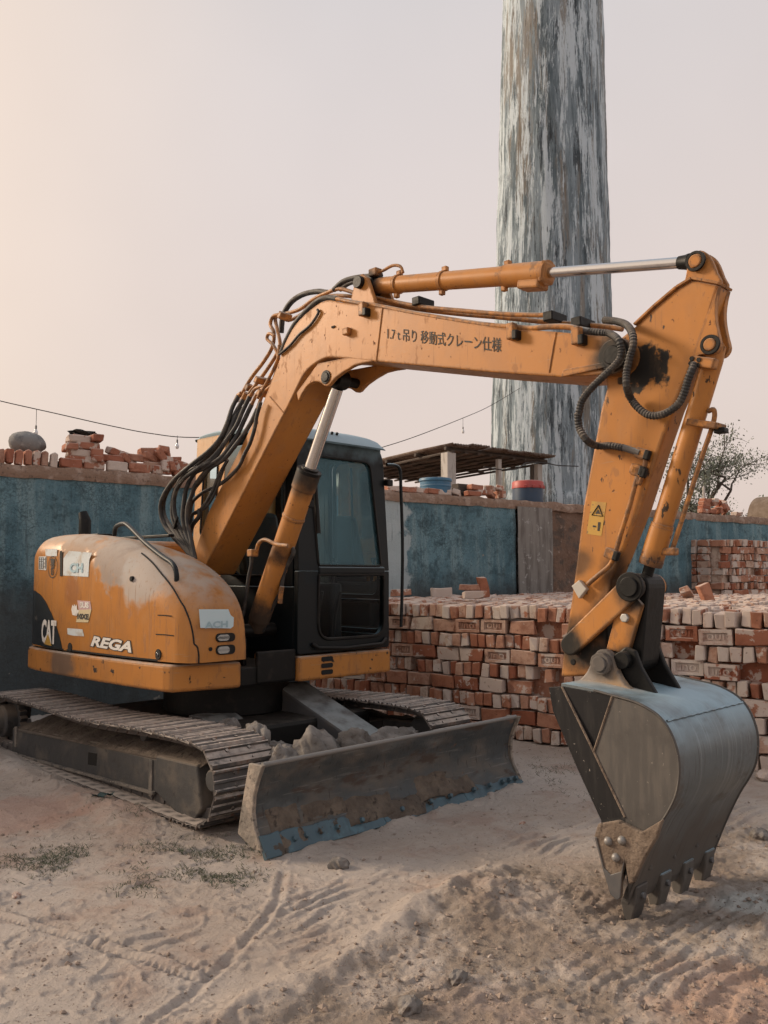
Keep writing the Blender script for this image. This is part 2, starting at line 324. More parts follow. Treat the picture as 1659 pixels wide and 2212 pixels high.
g = put('ground', make_ground()); g.data.materials.append(M_GROUND); tag(g, kind='structure')
g2 = MB().add([(-60, -60, -.03), (60, -60, -.03), (60, .86, -.03), (-60, .86, -.03)], [(0, 1, 2, 3)]).obj('ground_behind', M_GROUND); tag(g2, kind='structure')

# ---- kiln: retaining wall, raised kiln floor behind it
WALL_H = 2.45
WP = [onz(D(x, y), WALL_H) for x, y in ((0, 1021), (380, 1040), (841, 1073), (1136, 1092), (1479, 1117), (1659, 1130))]
wd = (WP[-1] - WP[0]); wd.z = 0; wd.normalize(); wnrm = Vector((-wd.y, wd.x, 0))      # along the wall, away from the yard
w0 = WP[0] - wd * 5.0; WL = (WP[-1] - w0).dot(wd) + 7.0
wrz = math.atan2(wd.y, wd.x)
def wall_t(P): return (P - w0).dot(wd)
ts_concrete = (wall_t(WP[3]), wall_t(onz(D(1200, 1098), WALL_H)), wall_t(onz(D(1275, 1104), WALL_H)))
M_TEAL = None
t = NT('weathered_teal_limewash')
z = t.sep(t.co)[2]
cl = t.mix(t.ramp(t.noise(1.3, 6, .65), .35, .65), (.085, .165, .205), (.145, .25, .295))
cl = t.mix(t.math('MULTIPLY', t.ramp(t.noise((5, 5, .55), 6, .7, off=3), .45, .65), .65), cl, (.24, .34, .365))
cl = t.mix(t.math('MULTIPLY', t.ramp(t.noise(5, 7, .75, off=5), .48, .62), .7), cl, (.045, .075, .09))
wv = t.node('VectorMath', operation='ADD'); nv = t.node('TexNoise'); nv.inputs['Scale'].default_value = 5; t.l.new(t.co, nv.inputs['Vector']); nvs = t.node('VectorMath', operation='SCALE'); t.l.new(nv.outputs['Color'], nvs.inputs[0]); nvs.inputs['Scale'].default_value = .16; t.l.new(t.co, wv.inputs[0]); t.l.new(nvs.outputs[0], wv.inputs[1])
crk = t.ramp(t.noise((26, 26, 26), kind='voronoi', off=2, co=wv.outputs[0]), .09, .0); crk = t.math('MULTIPLY', crk, t.ramp(t.noise(1.1, 3, off=7), .46, .60))
cl = t.mix(t.math('MULTIPLY', crk, .65), cl, (.03, .05, .06)); cl = t.mix(t.math('MULTIPLY', t.ramp(t.noise(38, 5, .75, off=21), .50, .66), .6), cl, (.04, .075, .095)); cl = t.mix(t.math('MULTIPLY', t.ramp(t.noise(14, 6, .75, off=25), .55, .70), .5), cl, (.20, .33, .38))
zz_ = t.math('ADD', z, t.math('MULTIPLY', t.math('SUBTRACT', t.noise(2, 5, .7, off=6), .5), .7))
cl = t.mix(t.math('MULTIPLY', t.ramp(zz_, 1.55, 1.05), .85), cl, (.060, .062, .062))
cl = t.mix(t.math('MULTIPLY', t.ramp(t.noise((2.2, 2.2, .5), 6, .7, off=15), .62, .70), .8), cl, (.42, .46, .47))
tx = wall_t(onz(D(858, 1074), WALL_H))
for zc_, rr_ in ((2.2, .36), (1.75, .42), (1.35, .40)): cl = t.mix(t.math('MULTIPLY', t.spot((tx, 0, zc_), rr_, .2, 5, .7), .9), cl, (.40, .46, .48))
cl = t.mix(t.math('MULTIPLY', t.ramp(t.noise((16, 16, .8), 5, .7, off=33), .58, .68), .55), cl, (.05, .07, .08))
cl = t.mix(t.math('MULTIPLY', t.ramp(t.noise(2.6, 6, .7, off=37), .66, .69), .85), cl, (.26, .245, .22))
t.l.new(cl, t.b.inputs['Base Color']); t.b.inputs['Roughness'].default_value = .92; t.b.inputs['Specular IOR Level'].default_value = .2
pv = t.bump(t.noise(26, 7, .7), .6, .02); pv = t.bump(crk, -.5, .01, pv); M_TEAL = t.m
M_MUDC = mat('sun_baked_mud', (.25, .165, .12), .95, layers=[dict(s=7, lo=.45, hi=.65, c=(.36, .27, .22)), dict(s=20, lo=.55, hi=.7, c=(.13, .085, .065))], bump=[(18, .7, .03), (70, .5, .01)])
M_CONC = mat('stained_concrete', (.22, .205, .19), .92, layers=[dict(s=(9, 9, 1.2), lo=.42, hi=.66, c=(.13, .115, .105)), dict(s=12, lo=.58, hi=.68, c=(.34, .33, .32))], bump=[(30, .4, .01)])
M_EARTHBRICK = mat('earth_faced_brickwork', (.17, .105, .075), .95, layers=[dict(s=5, lo=.45, hi=.62, c=(.10, .075, .062)), dict(s=13, lo=.6, hi=.7, c=(.28, .2, .16))], bump=[(9, .8, .05), (40, .5, .01)])
wall = empty('kiln_wall', (w0.x, w0.y, 0), wrz); tag(wall, 'long plastered kiln wall with flaking teal limewash behind the digger', 'wall')
def wall_face(x0, x1, y, m, name, amp=.012):
    xs = np.linspace(x0, x1, max(4, int((x1 - x0) / .06))); zs = np.linspace(-.3, WALL_H, 44); X, Z = np.meshgrid(xs, zs); Y = y + amp * fbm(X * 3, Z * 3, 4, 77) + .02 * fbm(X * .6, Z * .6, 2, 78)
    b_ = MB(); b_.grid([[(X[i, j], Y[i, j], Z[i, j]) for j in range(X.shape[1])] for i in range(X.shape[0])]); n = len(xs)
    o_ = len(b_.v); b_.add([(x0, .42, -.3), (x1, .42, -.3), (x1, .42, WALL_H), (x0, .42, WALL_H)], [(3, 2, 1, 0)])
    b_.add([b_.v[-1], b_.v[-2]] + [b_.v[(len(zs) - 1) * n + j] for j in range(n - 1, -1, -1)], [tuple(range(n + 2))])
    return b_.obj(name, m, wall, smooth=60)
wall_face(0, ts_concrete[0], 0, M_TEAL, 'plaster')
wall_face(ts_concrete[0], ts_concrete[1], -.05, M_CONC, 'concrete_pier', .006)
wall_face(ts_concrete[1], ts_concrete[2] + .35, .03, M_EARTHBRICK, 'bare_brickwork', .05)
wall_face(ts_concrete[2] + .35, WL, 0, M_TEAL, 'plaster')
xs = np.linspace(0, WL, 420); b_ = MB(); rows = []
for x in xs:
    n1_, n2_ = float(fbm(np.array(x * 3.), np.array(1.), 4, 81)), float(fbm(np.array(x * 5.), np.array(4.), 3, 83)); zt = WALL_H + .10 + .03 * n1_; yo = -.015 - .02 * n2_
    rows.append([(x, yo, WALL_H - .035 + .02 * n1_), (x, yo - .012, WALL_H + .02), (x, yo + .02, zt), (x, .2, zt + .01), (x, .46, zt), (x, .46, WALL_H - .03)])
b_.grid(rows, True); b_.obj('mud_coping', M_MUDC, wall, smooth=50)
kt = MB().add([(w0 + wnrm * .3).to_tuple()[:2] + (WALL_H - .12,), (w0 + wd * WL + wnrm * .3).to_tuple()[:2] + (WALL_H - .12,), (w0 + wd * (WL + 25) + wnrm * 28).to_tuple()[:2] + (WALL_H - .12,), (w0 - wd * 10 + wnrm * 28).to_tuple()[:2] + (WALL_H - .12,)], [(0, 1, 2, 3)]).obj('kiln_floor', M_MUDC); tag(kt, kind='structure')

# ---- bricks
def brick_material(name, stops, white=0.0):
    t = NT(name); rnd = t.oi.outputs['Random']; cr = t.node('ValToRGB'); cr.color_ramp.interpolation = 'LINEAR'
    e = cr.color_ramp.elements; e[0].position = stops[0][0]; e[0].color = (*stops[0][1], 1); e[1].position = stops[-1][0]; e[1].color = (*stops[-1][1], 1)
    for p, c in stops[1:-1]: x = e.new(p); x.color = (*c, 1)
    t.l.new(rnd, cr.inputs[0]); ofs = t.node('VectorMath', operation='ADD'); t.l.new(t.co, ofs.inputs[0]); cmb = t.node('CombineXYZ')
    for k in range(3): t.l.new(t.math('MULTIPLY', rnd, 37.7 * (k + 1)), cmb.inputs[k])
    t.l.new(cmb.outputs[0], ofs.inputs[1]); co = ofs.outputs[0]
    c = t.mix(t.math('MULTIPLY', t.ramp(t.noise(9, 5, .7, co=co), .42, .65), .6), cr.outputs[0], (.22, .085, .05))
    thr = t.math('ADD', t.noise(5.5, 5, .65, co=co, off=3), t.math('MULTIPLY', t.math('SUBTRACT', t.math('FRACT', t.math('MULTIPLY', rnd, 7.3)), .5), .32))
    c = t.mix(t.math('MULTIPLY', t.ramp(thr, .55 - white, .60 - white), .85), c, (.56, .49, .44))
    c = t.mix(t.math('MULTIPLY', t.ramp(t.noise(16, 5, .7, co=co, off=9), .62, .70), .7), c, (.10, .055, .04))
    c = t.mix(t.math('MULTIPLY', t.ramp(t.sep(t.geo.outputs['Normal'])[2], .5, .9), .75), c, (.50, .40, .345))
    t.l.new(c, t.b.inputs['Base Color']); t.b.inputs['Roughness'].default_value = .93; t.b.inputs['Specular IOR Level'].default_value = .2
    pv = t.bump(t.noise(30, 6, .7, co=co), .55, .008); return t.m
M_BRICK = brick_material('fired_clay_brick', [(0, (.28, .10, .06)), (.3, (.38, .165, .10)), (.55, (.43, .235, .165)), (.8, (.48, .32, .245)), (1, (.54, .45, .38))])
M_BRICKW = brick_material('limewashed_brick', [(0, (.30, .10, .06)), (.3, (.36, .17, .11)), (.6, (.46, .31, .24)), (1, (.60, .55, .52))], .13)
M_BRICKR = brick_material('sooty_wall_brick', [(0, (.33, .13, .085)), (.5, (.40, .185, .125)), (1, (.40, .26, .20))])
BL_, BW_, BH_ = .242, .074, .116           # length, thickness, height of a brick laid on edge
def brick_mesh(seed, L=BL_, T=BW_, H=BH_, m=None, jit=.0085, bev=.006):
    rg = random.Random(seed); bm = bmesh.new(); bmesh.ops.create_cube(bm, size=1)
    for v in bm.verts: v.co = Vector((v.co.x * L, v.co.y * T, v.co.z * H))
    bmesh.ops.subdivide_edges(bm, edges=[e for e in bm.edges if abs((e.verts[0].co - e.verts[1].co).x) > .01], cuts=1)
    for v in bm.verts: v.co += Vector([rg.uniform(-jit, jit) for _ in range(3)])
    for v in rg.sample([v for v in bm.verts if abs(v.co.x) > L * .4], rg.randint(0, 2)): v.co -= Vector((math.copysign(rg.uniform(.01, .03) * L / .25, v.co.x), math.copysign(rg.uniform(0, .018) * T / .08, v.co.y), math.copysign(rg.uniform(.0, .02) * H / .12, v.co.z)))
    bmesh.ops.bevel(bm, geom=[e for e in bm.edges if e.calc_face_angle(0) > .8], offset=bev, segments=1, affect='EDGES')
    bmesh.ops.recalc_face_normals(bm, faces=bm.faces)
    me = bpy.data.meshes.new('brick'); bm.to_mesh(me); bm.free(); me.materials.append(m or M_BRICK); return me
def text_mesh(s, size=1.0, shear=0.0, bold=0.0, space=1.0, extrude=0.0):
    cu = bpy.data.curves.new('lettering', 'FONT'); cu.body = s; cu.size = size; cu.shear = shear; cu.offset = bold; cu.space_character = space; cu.align_x = 'CENTER'; cu.align_y = 'CENTER'; cu.extrude = extrude
    cu.resolution_u = 3; o = bpy.data.objects.new('lettering', cu); col.objects.link(o); bpy.context.view_layer.update()
    me = bpy.data.meshes.new_from_object(o.evaluated_get(bpy.context.evaluated_depsgraph_get())); bpy.data.objects.remove(o); bpy.data.curves.remove(cu); return me
def frog_brick():                          # a brick whose front face carries a sunk panel with raised letters
    L, T, H = BL_ / 2, BW_ / 2, BH_ / 2; b_ = MB(); fl, fh, dp = .090, .034, .020
    o_ = [(-L, -T, -H), (L, -T, -H), (L, -T, H), (-L, -T, H)]; i_ = [(-fl, -T, -fh), (fl, -T, -fh), (fl, -T, fh), (-fl, -T, fh)]; d_ = [(-fl + .006, -T + dp, -fh + .005), (fl - .006, -T + dp, -fh + .005), (fl - .006, -T + dp, fh - .005), (-fl + .006, -T + dp, fh - .005)]
    b_.add(o_ + i_ + d_ + [(-L, T, -H), (L, T, -H), (L, T, H), (-L, T, H)], [(k, (k + 1) % 4, 4 + (k + 1) % 4, 4 + k) for k in range(4)] + [(4 + k, 4 + (k + 1) % 4, 8 + (k + 1) % 4, 8 + k) for k in range(4)] + [(8, 9, 10, 11), (12, 13, 1, 0)[::-1], (13, 14, 2, 1)[::-1], (14, 15, 3, 2)[::-1], (15, 12, 0, 3)[::-1], (15, 14, 13, 12)])
    tm = text_mesh('OUI', .064, space=1.25, bold=.0022, extrude=.008)
    b_.add([(v.co.x, -T + dp - .002 - v.co.z, v.co.y) for v in tm.vertices], [tuple(p.vertices) for p in tm.polygons]); bpy.data.meshes.remove(tm)
    rg = random.Random(5); b_.v = [(x + rg.uniform(-.002, .002), y + rg.uniform(-.001, .001), z + rg.uniform(-.002, .002)) if k < 16 else (x, y, z) for k, (x, y, z) in enumerate(b_.v)]
    me = b_.mesh('brick'); me.materials.append(M_BRICK); return me
BRICKS = [brick_mesh(k) for k in range(8)]; FROG = frog_brick()
WBRICKS = [brick_mesh(k + 20, m=M_BRICKW) for k in range(8)]; WFROG = FROG.copy(); WFROG.materials[0] = M_BRICKW
def brick_stack(name, label, org, rz, units, rows, depth, parts_deep, seed, core=True, frogs=True, gap=.05, BRICKS=BRICKS, FROG=FROG, end=False):
    rg = random.Random(seed); e = empty(name, org, rz); tag(e, label, 'brick stack'); pu, ph = .262, .1285; extra = MB(); colz = [rg.uniform(-.012, .012) for _ in range(units + 1)]; coly = [rg.uniform(-.022, .022) for _ in range(units + 1)]
    for r in range(rows):
        top = (r == rows - 1); hd = (rows - 1 - r) % 2 == 0; z = ph * (r + .5); sh = (r % 3) * .03
        for k in range(units):
            x0 = k * pu + sh; dy = coly[k] + rg.uniform(-.010, .010); dz = colz[k] * (r + 1) / rows
            if hd:
                for q in range(3):
                    if not top and rg.random() < gap: continue
                    put('brick', rg.choice(BRICKS), e, (x0 + (q + .5) * pu / 3 + rg.uniform(-.005, .005), BL_ / 2 + dy + rg.uniform(-.014, .014), z + dz + rg.uniform(-.004, .004)), (rg.uniform(-.05, .05), rg.uniform(-.05, .05), math.pi / 2 + rg.uniform(-.05, .05)))
            else:
                if rg.random() < gap * .4: continue
                fr = frogs and rg.random() < .42
                put('brick', FROG if fr else rg.choice(BRICKS), e, (x0 + pu / 2 + rg.uniform(-.006, .006), BW_ / 2 + dy + rg.uniform(-.014, .010), z + dz), (rg.uniform(-.06, .06), (math.pi if fr and rg.random() < .4 else 0) + rg.uniform(-.025, .025), rg.uniform(-.06, .06)))
    if end:                                   # the end that faces the yard is laid with bricks too
        for r in range(rows):
            for j in range(1, int(depth / .262)): put('brick', rg.choice(BRICKS), e, (BW_ / 2 + rg.uniform(-.01, .01), .13 + j * .262, ph * (r + .5)), (rg.uniform(-.04, .04), 0, math.pi / 2 + rg.uniform(-.04, .04)))
    zt = ph * (rows - .5); ny = int(depth / (BL_ + .006))
    if core: MB().bb(.10 if end else .03, units * pu - .03, .11, depth - .03, 0, ph * (rows - 1) - .01).obj('inner_brickwork', M_BRICK, e)
    bank = []
    for j in range(1, ny):
        for k in range(units * 3):
            lz = zt + colz[k // 3] + rg.uniform(-.012, .010); loc = ((k + .5) * pu / 3 + rg.uniform(-.006, .006), BL_ / 2 + j * (BL_ + .008) + rg.uniform(-.02, .02), lz); rot = (rg.uniform(-.05, .05), rg.uniform(-.06, .06), math.pi / 2 + rg.uniform(-.06, .06))
            if rg.random() < .05: continue
            if j < parts_deep: put('brick', rg.choice(BRICKS), e, loc, rot)
            else: bank.append((loc, rot))
    if bank:
        for loc, rot in bank:
            me = rg.choice(BRICKS); mx = Matrix.Translation(loc) @ Euler(rot).to_matrix().to_4x4(); extra.add([mx @ v.co for v in me.vertices], [tuple(p.vertices) for p in me.polygons])
        tag(extra.obj('farther_bricks', M_BRICK, e), kind='stuff')
    return e
SD = Vector((.8, -.6, 0)); SN = Vector((.6, .8, 0)); SRZ = math.atan2(-.6, .8); SB = onz(D(1180, 1607))
def s_at(tt, dd=0, z=0): p = SB + SD * tt + SN * dd; return (p.x, p.y, z)
sl = brick_stack('brick_stack', 'long stack of reddish bricks on edge behind the cab and the blade', s_at(-2.75), SRZ, 12, 9, 3.4, 3, 11)
sr = brick_stack('brick_stack', 'stack of whitewashed bricks standing behind the bucket on the right', s_at(.47), SRZ, 8, 9, 5.0, 6, 23, gap=.07, BRICKS=WBRICKS, FROG=WFROG)
sf = brick_stack('brick_stack', 'tall distant brick stack leaning against the teal wall at right', at(w5([(1030, 2000)])[0], 15.1).to_tuple()[:2] + (0,), wrz, 6, 16, .9, 1, 31, frogs=False, gap=.08, end=True)
bk = brick_stack('brick_stack', 'low brick stack filling the gap between long stack and teal wall', s_at(-2.4, 3.5), SRZ, 12, 9, 2.3, 0, 41, gap=1.0)
# loose bricks lying on the stacks
def loose(name, label, loc, rot, mesh=None, group=None, cat='brick'):
    o = put(name, mesh or BRICKS[0], None, loc, rot); tag(o, label, cat, group); return o
def on_stack(n, dz=.06, ztop=1.165): p = at(n, 10.2 if n[1] < 2300 else 8.9); return (p.x, p.y, ztop + dz)
for k, (px, rot, lab) in enumerate([((1630, 2318), (1.5, 0, .25), 'red brick lying flat alone on top of the long stack'), ((1710, 2273), (0, 0, .3), 'pale brick on its edge at the back of the long stack'),
        ((1822, 2276), (1.5, 0, -.3), 'small brick tilted beside an upright one on the long stack'), ((1872, 2268), (0, 1.45, .4), 'brick standing upright on end at the back of the long stack'),
        ((1552, 2280), (1.5, 0, .8), 'brick end lying on the stack just right of the cab'), ((2660, 2290), (1.2, .3, 1.0), 'pale brick tipped over on the right stack'), ((2735, 2302), (0, 1.2, .2), 'small red brick poking up from the right stack')]):
    if k == 0: px = (1838, 2318)
    loose('loose_brick', lab, on_stack(px, .11 if 'upright' in lab else .05, 1.16), rot, BRICKS[k % 8])

# ---- things along the top of the wall
def wloc(n, z): P = onz(n, z); return P
def wall_pt(px, py, z, back=.12):          # place on the wall's top under a photo pixel column
    d = Vector(ray((px, py))); tt = (w0 + wnrm * back).dot(wnrm) / d.dot(wnrm); P = d * tt; return Vector((P.x, P.y, z))
CZ = WALL_H + .105
WBS = [brick_mesh(80 + k, .072, .11, .15, M_BRICKR, .006, .010) for k in range(4)]; WBE = [brick_mesh(90 + k, .225, .08, .105, M_BRICKR, .007, .010) for k in range(4)]
WBR = [brick_mesh(60 + k, .245, .12, .078, M_BRICKR, .007, .010) for k in range(6)]
course = empty('brick_course', (w0.x, w0.y, 0), wrz); tag(course, 'uneven course of loose bricks along the wall top at left', 'brick course')
rg = random.Random(3); x = wall_t(wall_pt(-130, 1700, 2.5)); x_end = wall_t(wall_pt(715, 1830, 2.5)); x_mid = wall_t(wall_pt(190, 1770, 2.5))
while x < x_end:
    if x < x_mid or rg.random() < .25:
        put('brick', rg.choice(WBS), course, (x + .036, .07 + rg.uniform(-.01, .01), CZ + .070 + rg.uniform(-.006, .006)), (rg.uniform(-.06, .06), rg.uniform(-.06, .06), rg.uniform(-.08, .08))); x += .082 + rg.uniform(0, .012)
    else:
        put('brick', rg.choice(WBE), course, (x + .115, .07 + rg.uniform(-.015, .015), CZ + .050), (rg.uniform(-.05, .05), rg.uniform(-.05, .05), rg.uniform(-.08, .08))); x += .238 + rg.uniform(0, .02)
def pile(name, label, items, cat='brick pile'):
    ref = items[0]; base = wall_pt(ref[0][0], ref[0][1], CZ); e = empty(name, (base.x, base.y, CZ), wrz); tag(e, label, cat)
    for (px, py), back, rot in items:
        d = Vector(ray((px, py))); tt = (w0 + wnrm * back).dot(wnrm) / d.dot(wnrm); P = Vector((0, 0, CAM_H)) + d * tt; q = P - base; q = Matrix.Rotation(-wrz, 3, 'Z') @ Vector((q.x, q.y, P.z - CZ))
        put('brick', rg.choice(WBR), e, q, rot)
    return e
J = lambda: (rg.uniform(-.06, .06), rg.uniform(-.05, .05), rg.uniform(-.12, .12))
S = lambda p: c1([p])[0]
pile('brick_pillar', 'small square pillar of four brick courses on the wall top', [(S((510, 300)), .10, J()), (S((610, 300)), .10, (0, 0, 1.57)), (S((500, 300)), .24, J()), (S((500, 262)), .10, J()), (S((607, 262)), .10, (0, 0, 1.57)), (S((530, 262)), .24, J()), (S((450, 222)), .12, (0, 0, 1.5)), (S((555, 215)), .10, J()), (S((560, 215)), .24, J()),
     (S((500, 170)), .10, J()), (S((610, 168)), .10, (0, 0, 1.6)), (S((530, 170)), .24, J())])
pile('brick_heap', 'low heap of broken bricks right of the pillar on the wall', [(S((720, 298)), .10, J()), (S((810, 300)), .12, (.2, .3, .6)), (S((750, 255)), .12, (.2, .15, .4)), (S((680, 300)), .24, J())])
pile('brick_heap', 'jumbled heap of bricks on the wall nearest the cab', [(S((890, 345)), .08, J()), (S((985, 350)), .08, (1.57, 0, .3)), (S((1045, 350)), .10, (1.57, .1, 1.5)), (S((1085, 352)), .10, (1.5, .1, 1.6)), (S((1150, 365)), .1, J()), (S((880, 290)), .12, J()), (S((960, 290)), .12, (.1, .2, .5)),
     (S((1030, 280)), .1, (.3, .7, .5)), (S((1090, 300)), .12, J()), (S((955, 248)), .12, (.1, -.1, .1)), (S((1055, 258)), .14, (.2, .3, 1.1)), (S((1160, 330)), .12, (.4, .2, .3))])
S = lambda p: w4([p])[0]
pile('brick_heap', 'flat row of bricks on the wall right beside the cab', [(S((150, 505)), .10, J()), (S((265, 515)), .10, J()), (S((365, 520)), .10, J()), (S((455, 528)), .10, J()), (S((550, 535)), .1, J())])
pile('brick_heap', 'two-high heap of orange bricks on the wall under the shed', [(S((790, 545)), .12, J()), (S((860, 540)), .12, J()), (S((930, 550)), .12, (.1, .2, .6)), (S((1010, 555)), .12, (1.5, 0, 1.4)), (S((810, 495)), .12, J()), (S((930, 505)), .12, (.1, 0, .5)), (S((1010, 520)), .14, (.3, .3, .8)), (S((660, 545)), .1, (.3, .2, .8))])
S = lambda p: w5([p])[0]
pile('brick_heap', 'red brick heap on the far right of the wall before the tree', [(S((790, 1045)), .14, J()), (S((880, 1045)), .14, J()), (S((800, 1000)), .14, J()), (S((800, 950)), .14, J()), (S((815, 915)), .14, J()), (S((890, 960)), .14, (0, 0, 1.4)), (S((890, 915)), .14, (0, 0, 1.5)), (S((960, 1040)), .14, (1.5, 0, 1.4)), (S((1000, 1000)), .14, (1.3, .2, 1.2)),
     (S((975, 950)), .16, (.8, .5, .4)), (S((1050, 1030)), .14, (1.2, .4, 1.)), (S((1040, 985)), .16, (.4, .8, .4)), (S((1200, 1080)), .14, J())])
M_STONE = mat('grey_stone', (.20, .20, .20), .9, layers=[dict(s=7, lo=.45, hi=.65, c=(.12, .12, .125)), dict(s=18, lo=.55, hi=.7, c=(.30, .29, .28))], bump=[(14, .5, .02), (60, .3, .006)])
def rock_mesh(seed, sx, sy, sz, rough=.25, sub=3, m=None, flat=.0):
    bm = bmesh.new(); bmesh.ops.create_icosphere(bm, subdivisions=sub, radius=1); rs = np.random.RandomState(seed); o_ = rs.uniform(0, 60, 3)
    c = np.array([v.co[:] for v in bm.verts]); d = 1 + rough * 1.6 * fbm(c[:, 0] * 1.7 + o_[0] + c[:, 2], c[:, 1] * 1.7 + o_[1] - c[:, 2] * .6, 4, seed % 50)
    for v, q in zip(bm.verts, d): w_ = Vector(v.co) * float(q); v.co = Vector((w_.x * sx, w_.y * sy, max(w_.z, -1 + flat) * sz))
    me = bpy.data.meshes.new('rock'); bm.to_mesh(me); bm.free(); me.materials.append(m)
    if sub >= 4: me.polygons.foreach_set('use_smooth', [True] * len(me.polygons))
    return me
p = at(c1([(175, 190)])[0], 9.05); o = put('round_stone', rock_mesh(4, .185, .15, .125, .06, 4, M_STONE), None, (p.x, p.y, p.z - .01), (0, .1, .4)); o.data.polygons.foreach_set('use_smooth', [True] * len(o.data.polygons)); tag(o, 'rounded grey boulder resting on the wall top at far left', 'boulder')
M_BLACK = mat('black_rag', (.012, .012, .013), .95, bump=[(20, .8, .03)])
p = at(c1([(525, 130)])[0], 9.45); tag(put('black_rag', rock_mesh(9, .13, .11, .03, .6, 3, M_BLACK), None, (p.x, p.y, p.z), (0, 0, .3)), 'crumpled black rag lying on top of the brick pillar', 'rag')
p = at(c1([(385, 240)])[0], 9.5); tyre = MB(); tyre.grid([[(.10 * math.cos(u_) * 1 + .035 * math.cos(v_) * math.cos(u_), .10 * math.sin(u_) + .035 * math.cos(v_) * math.sin(u_), .03 * math.sin(v_)) for v_ in np.linspace(0, 2 * math.pi, 9)[:-1]] for u_ in np.linspace(0, 2 * math.pi, 25)], True)
o = tyre.obj('rubber_ring', M_BLACK, smooth=60); o.location = (p.x, p.y, CZ + .09); tag(o, 'dark rubber ring half hidden beside the brick pillar', 'rubber ring')
# tubs on the wall under the shed
def plastic(name, c): return mat(name, c, .5, layers=[dict(k='up', lo=.3, hi=.9, c=DUST, amt=.5), dict(s=8, lo=.5, hi=.75, c=tuple(x * .55 + .02 for x in c), amt=.6)])
M_BLUEP, M_NAVY, M_REDP = plastic('blue_plastic', (.035, .14, .25)), plastic('navy_plastic', (.018, .045, .09)), plastic('red_plastic', (.36, .05, .045))
def turned(e, name, m, prof, n=32): b_ = MB(); b_.tube([(0, 0, z + 1e-5 * i) for i, (z, r) in enumerate(prof)], [r for z, r in prof], n); return b_.obj(name, m, e, smooth=40)
p = wall_pt(*w4([(492, 500)])[0], CZ, .25); s_ = 262 / 2.074 * KPX / FPX * p.y; e = empty('blue_tub', (p.x, p.y, CZ)); tag(e, 'blue plastic tub with rolled rim on the wall beneath the shed', 'tub')
turned(e, 'tub_wall', M_BLUEP, [(0, s_ * .44), (.12, s_ * .47), (.24, s_ * .48), (.245, s_ * .47), (.13, s_ * .45), (.03, s_ * .42)]); turned(e, 'rim', M_BLUEP, [(.20, s_ * .485), (.21, s_ * .51), (.235, s_ * .51), (.25, s_ * .485), (.25, s_ * .47)]); turned(e, 'band', M_BLUEP, [(.12, s_ * .47), (.127, s_ * .485), (.145, s_ * .485), (.152, s_ * .47)])
p = wall_pt(*w4([(1235, 590)])[0], CZ, .25); s_ = 248 / 2.074 * KPX / FPX * p.y; e = empty('navy_tank', (p.x, p.y, CZ - .03)); tag(e, 'navy water tank with a red lid standing by the chimney', 'water tank')
hh = s_ * .76; turned(e, 'tank_wall', M_NAVY, [(0, s_ * .49), (hh * .3, s_ * .5), (hh * .7, s_ * .495), (hh * .72, s_ * .48)]); turned(e, 'lid', M_REDP, [(hh * .66, s_ * .50), (hh * .67, s_ * .515), (hh * .93, s_ * .51), (hh * .98, s_ * .48), (hh, s_ * .40), (hh, .01)])
for k in range(4):
    a_ = -1.9 + k * .55; MB().box((s_ * .515 * math.cos(a_), s_ * .515 * math.sin(a_), hh * .72), (.03, .05, .05), Matrix.Rotation(a_, 3, 'Z')).obj('lid_clip', M_REDP, e, .006)
M_WOODD = mat('dark_timber', (.055, .042, .036), .85, layers=[dict(s=(3, 3, 30), lo=.45, hi=.65, c=(.10, .08, .065))], bump=[((4, 4, 40), .4, .01)])
p = wall_pt(*w4([(710, 540)])[0], CZ, .32); e = empty('wooden_crate', (p.x, p.y, CZ), wrz); tag(e, 'dark wooden crate between blue tub and orange bricks', 'crate'); s_ = 150 / 2.074 * KPX / FPX * p.y
for k in range(4): MB().bb(-s_ / 2, s_ / 2, -.09, -.075, k * s_ * .19 + .004, (k + 1) * s_ * .19 - .004).obj('slat', M_WOODD, e, .003); MB().bb(-s_ / 2, s_ / 2, .075, .09, k * s_ * .19 + .004, (k + 1) * s_ * .19 - .004).obj('slat', M_WOODD, e, .003)
for sx in (-1, 1): MB().bb(sx * s_ / 2 - .008, sx * s_ / 2 + .008, -.0745, .0745, 0, s_ * .76).obj('side_board', M_WOODD, e, .003)

# ---- chimney
t = NT('streaked_chimney_render')
cl = t.mix(t.ramp(t.noise((1.5, 1.5, .16), 8, .75, dist=.1), .38, .58), (.075, .105, .125), (.22, .275, .315))
cl = t.mix(t.math('MULTIPLY', t.ramp(t.noise((4.0, 4.0, .40), 8, .8, off=4, dist=.2), .53, .59), .85), cl, (.022, .030, .038))
cl = t.mix(t.math('MULTIPLY', t.ramp(t.noise((1.6, 1.6, .10), 7, .75, off=9, dist=.2), .51, .61), .7), cl, (.22, .185, .145))
cl = t.mix(t.math('MULTIPLY', t.ramp(t.noise((3.2, 3.2, .28), 8, .82, off=14, dist=.2), .49, .55), .9), cl, (.49, .57, .63))
cl = t.mix(t.math('MULTIPLY', t.ramp(t.noise((16, 16, 1.6), 5, .7, off=19), .60, .68), .7), cl, (.02, .022, .025))
t.l.new(cl, t.b.inputs['Base Color']); t.b.inputs['Roughness'].default_value = .95; pv = t.bump(t.noise((14, 14, 1.1), 6, .7), .7, .06); t.bump(t.noise(22, 5), .4, .02, pv)
CHY = 30.0; cb = at(D(1194, 1080), CHY); ct = at(D(1193, 0), CHY); rb = 137.5 / FPX * CHY; rt = 110.5 / FPX * CHY
ch = empty('brick_chimney', (cb.x, CHY, 0)); tag(ch, 'tall tapering kiln chimney with streaked grey render behind the shed', 'chimney')
rows = []; zs = np.linspace(0, 27, 150)
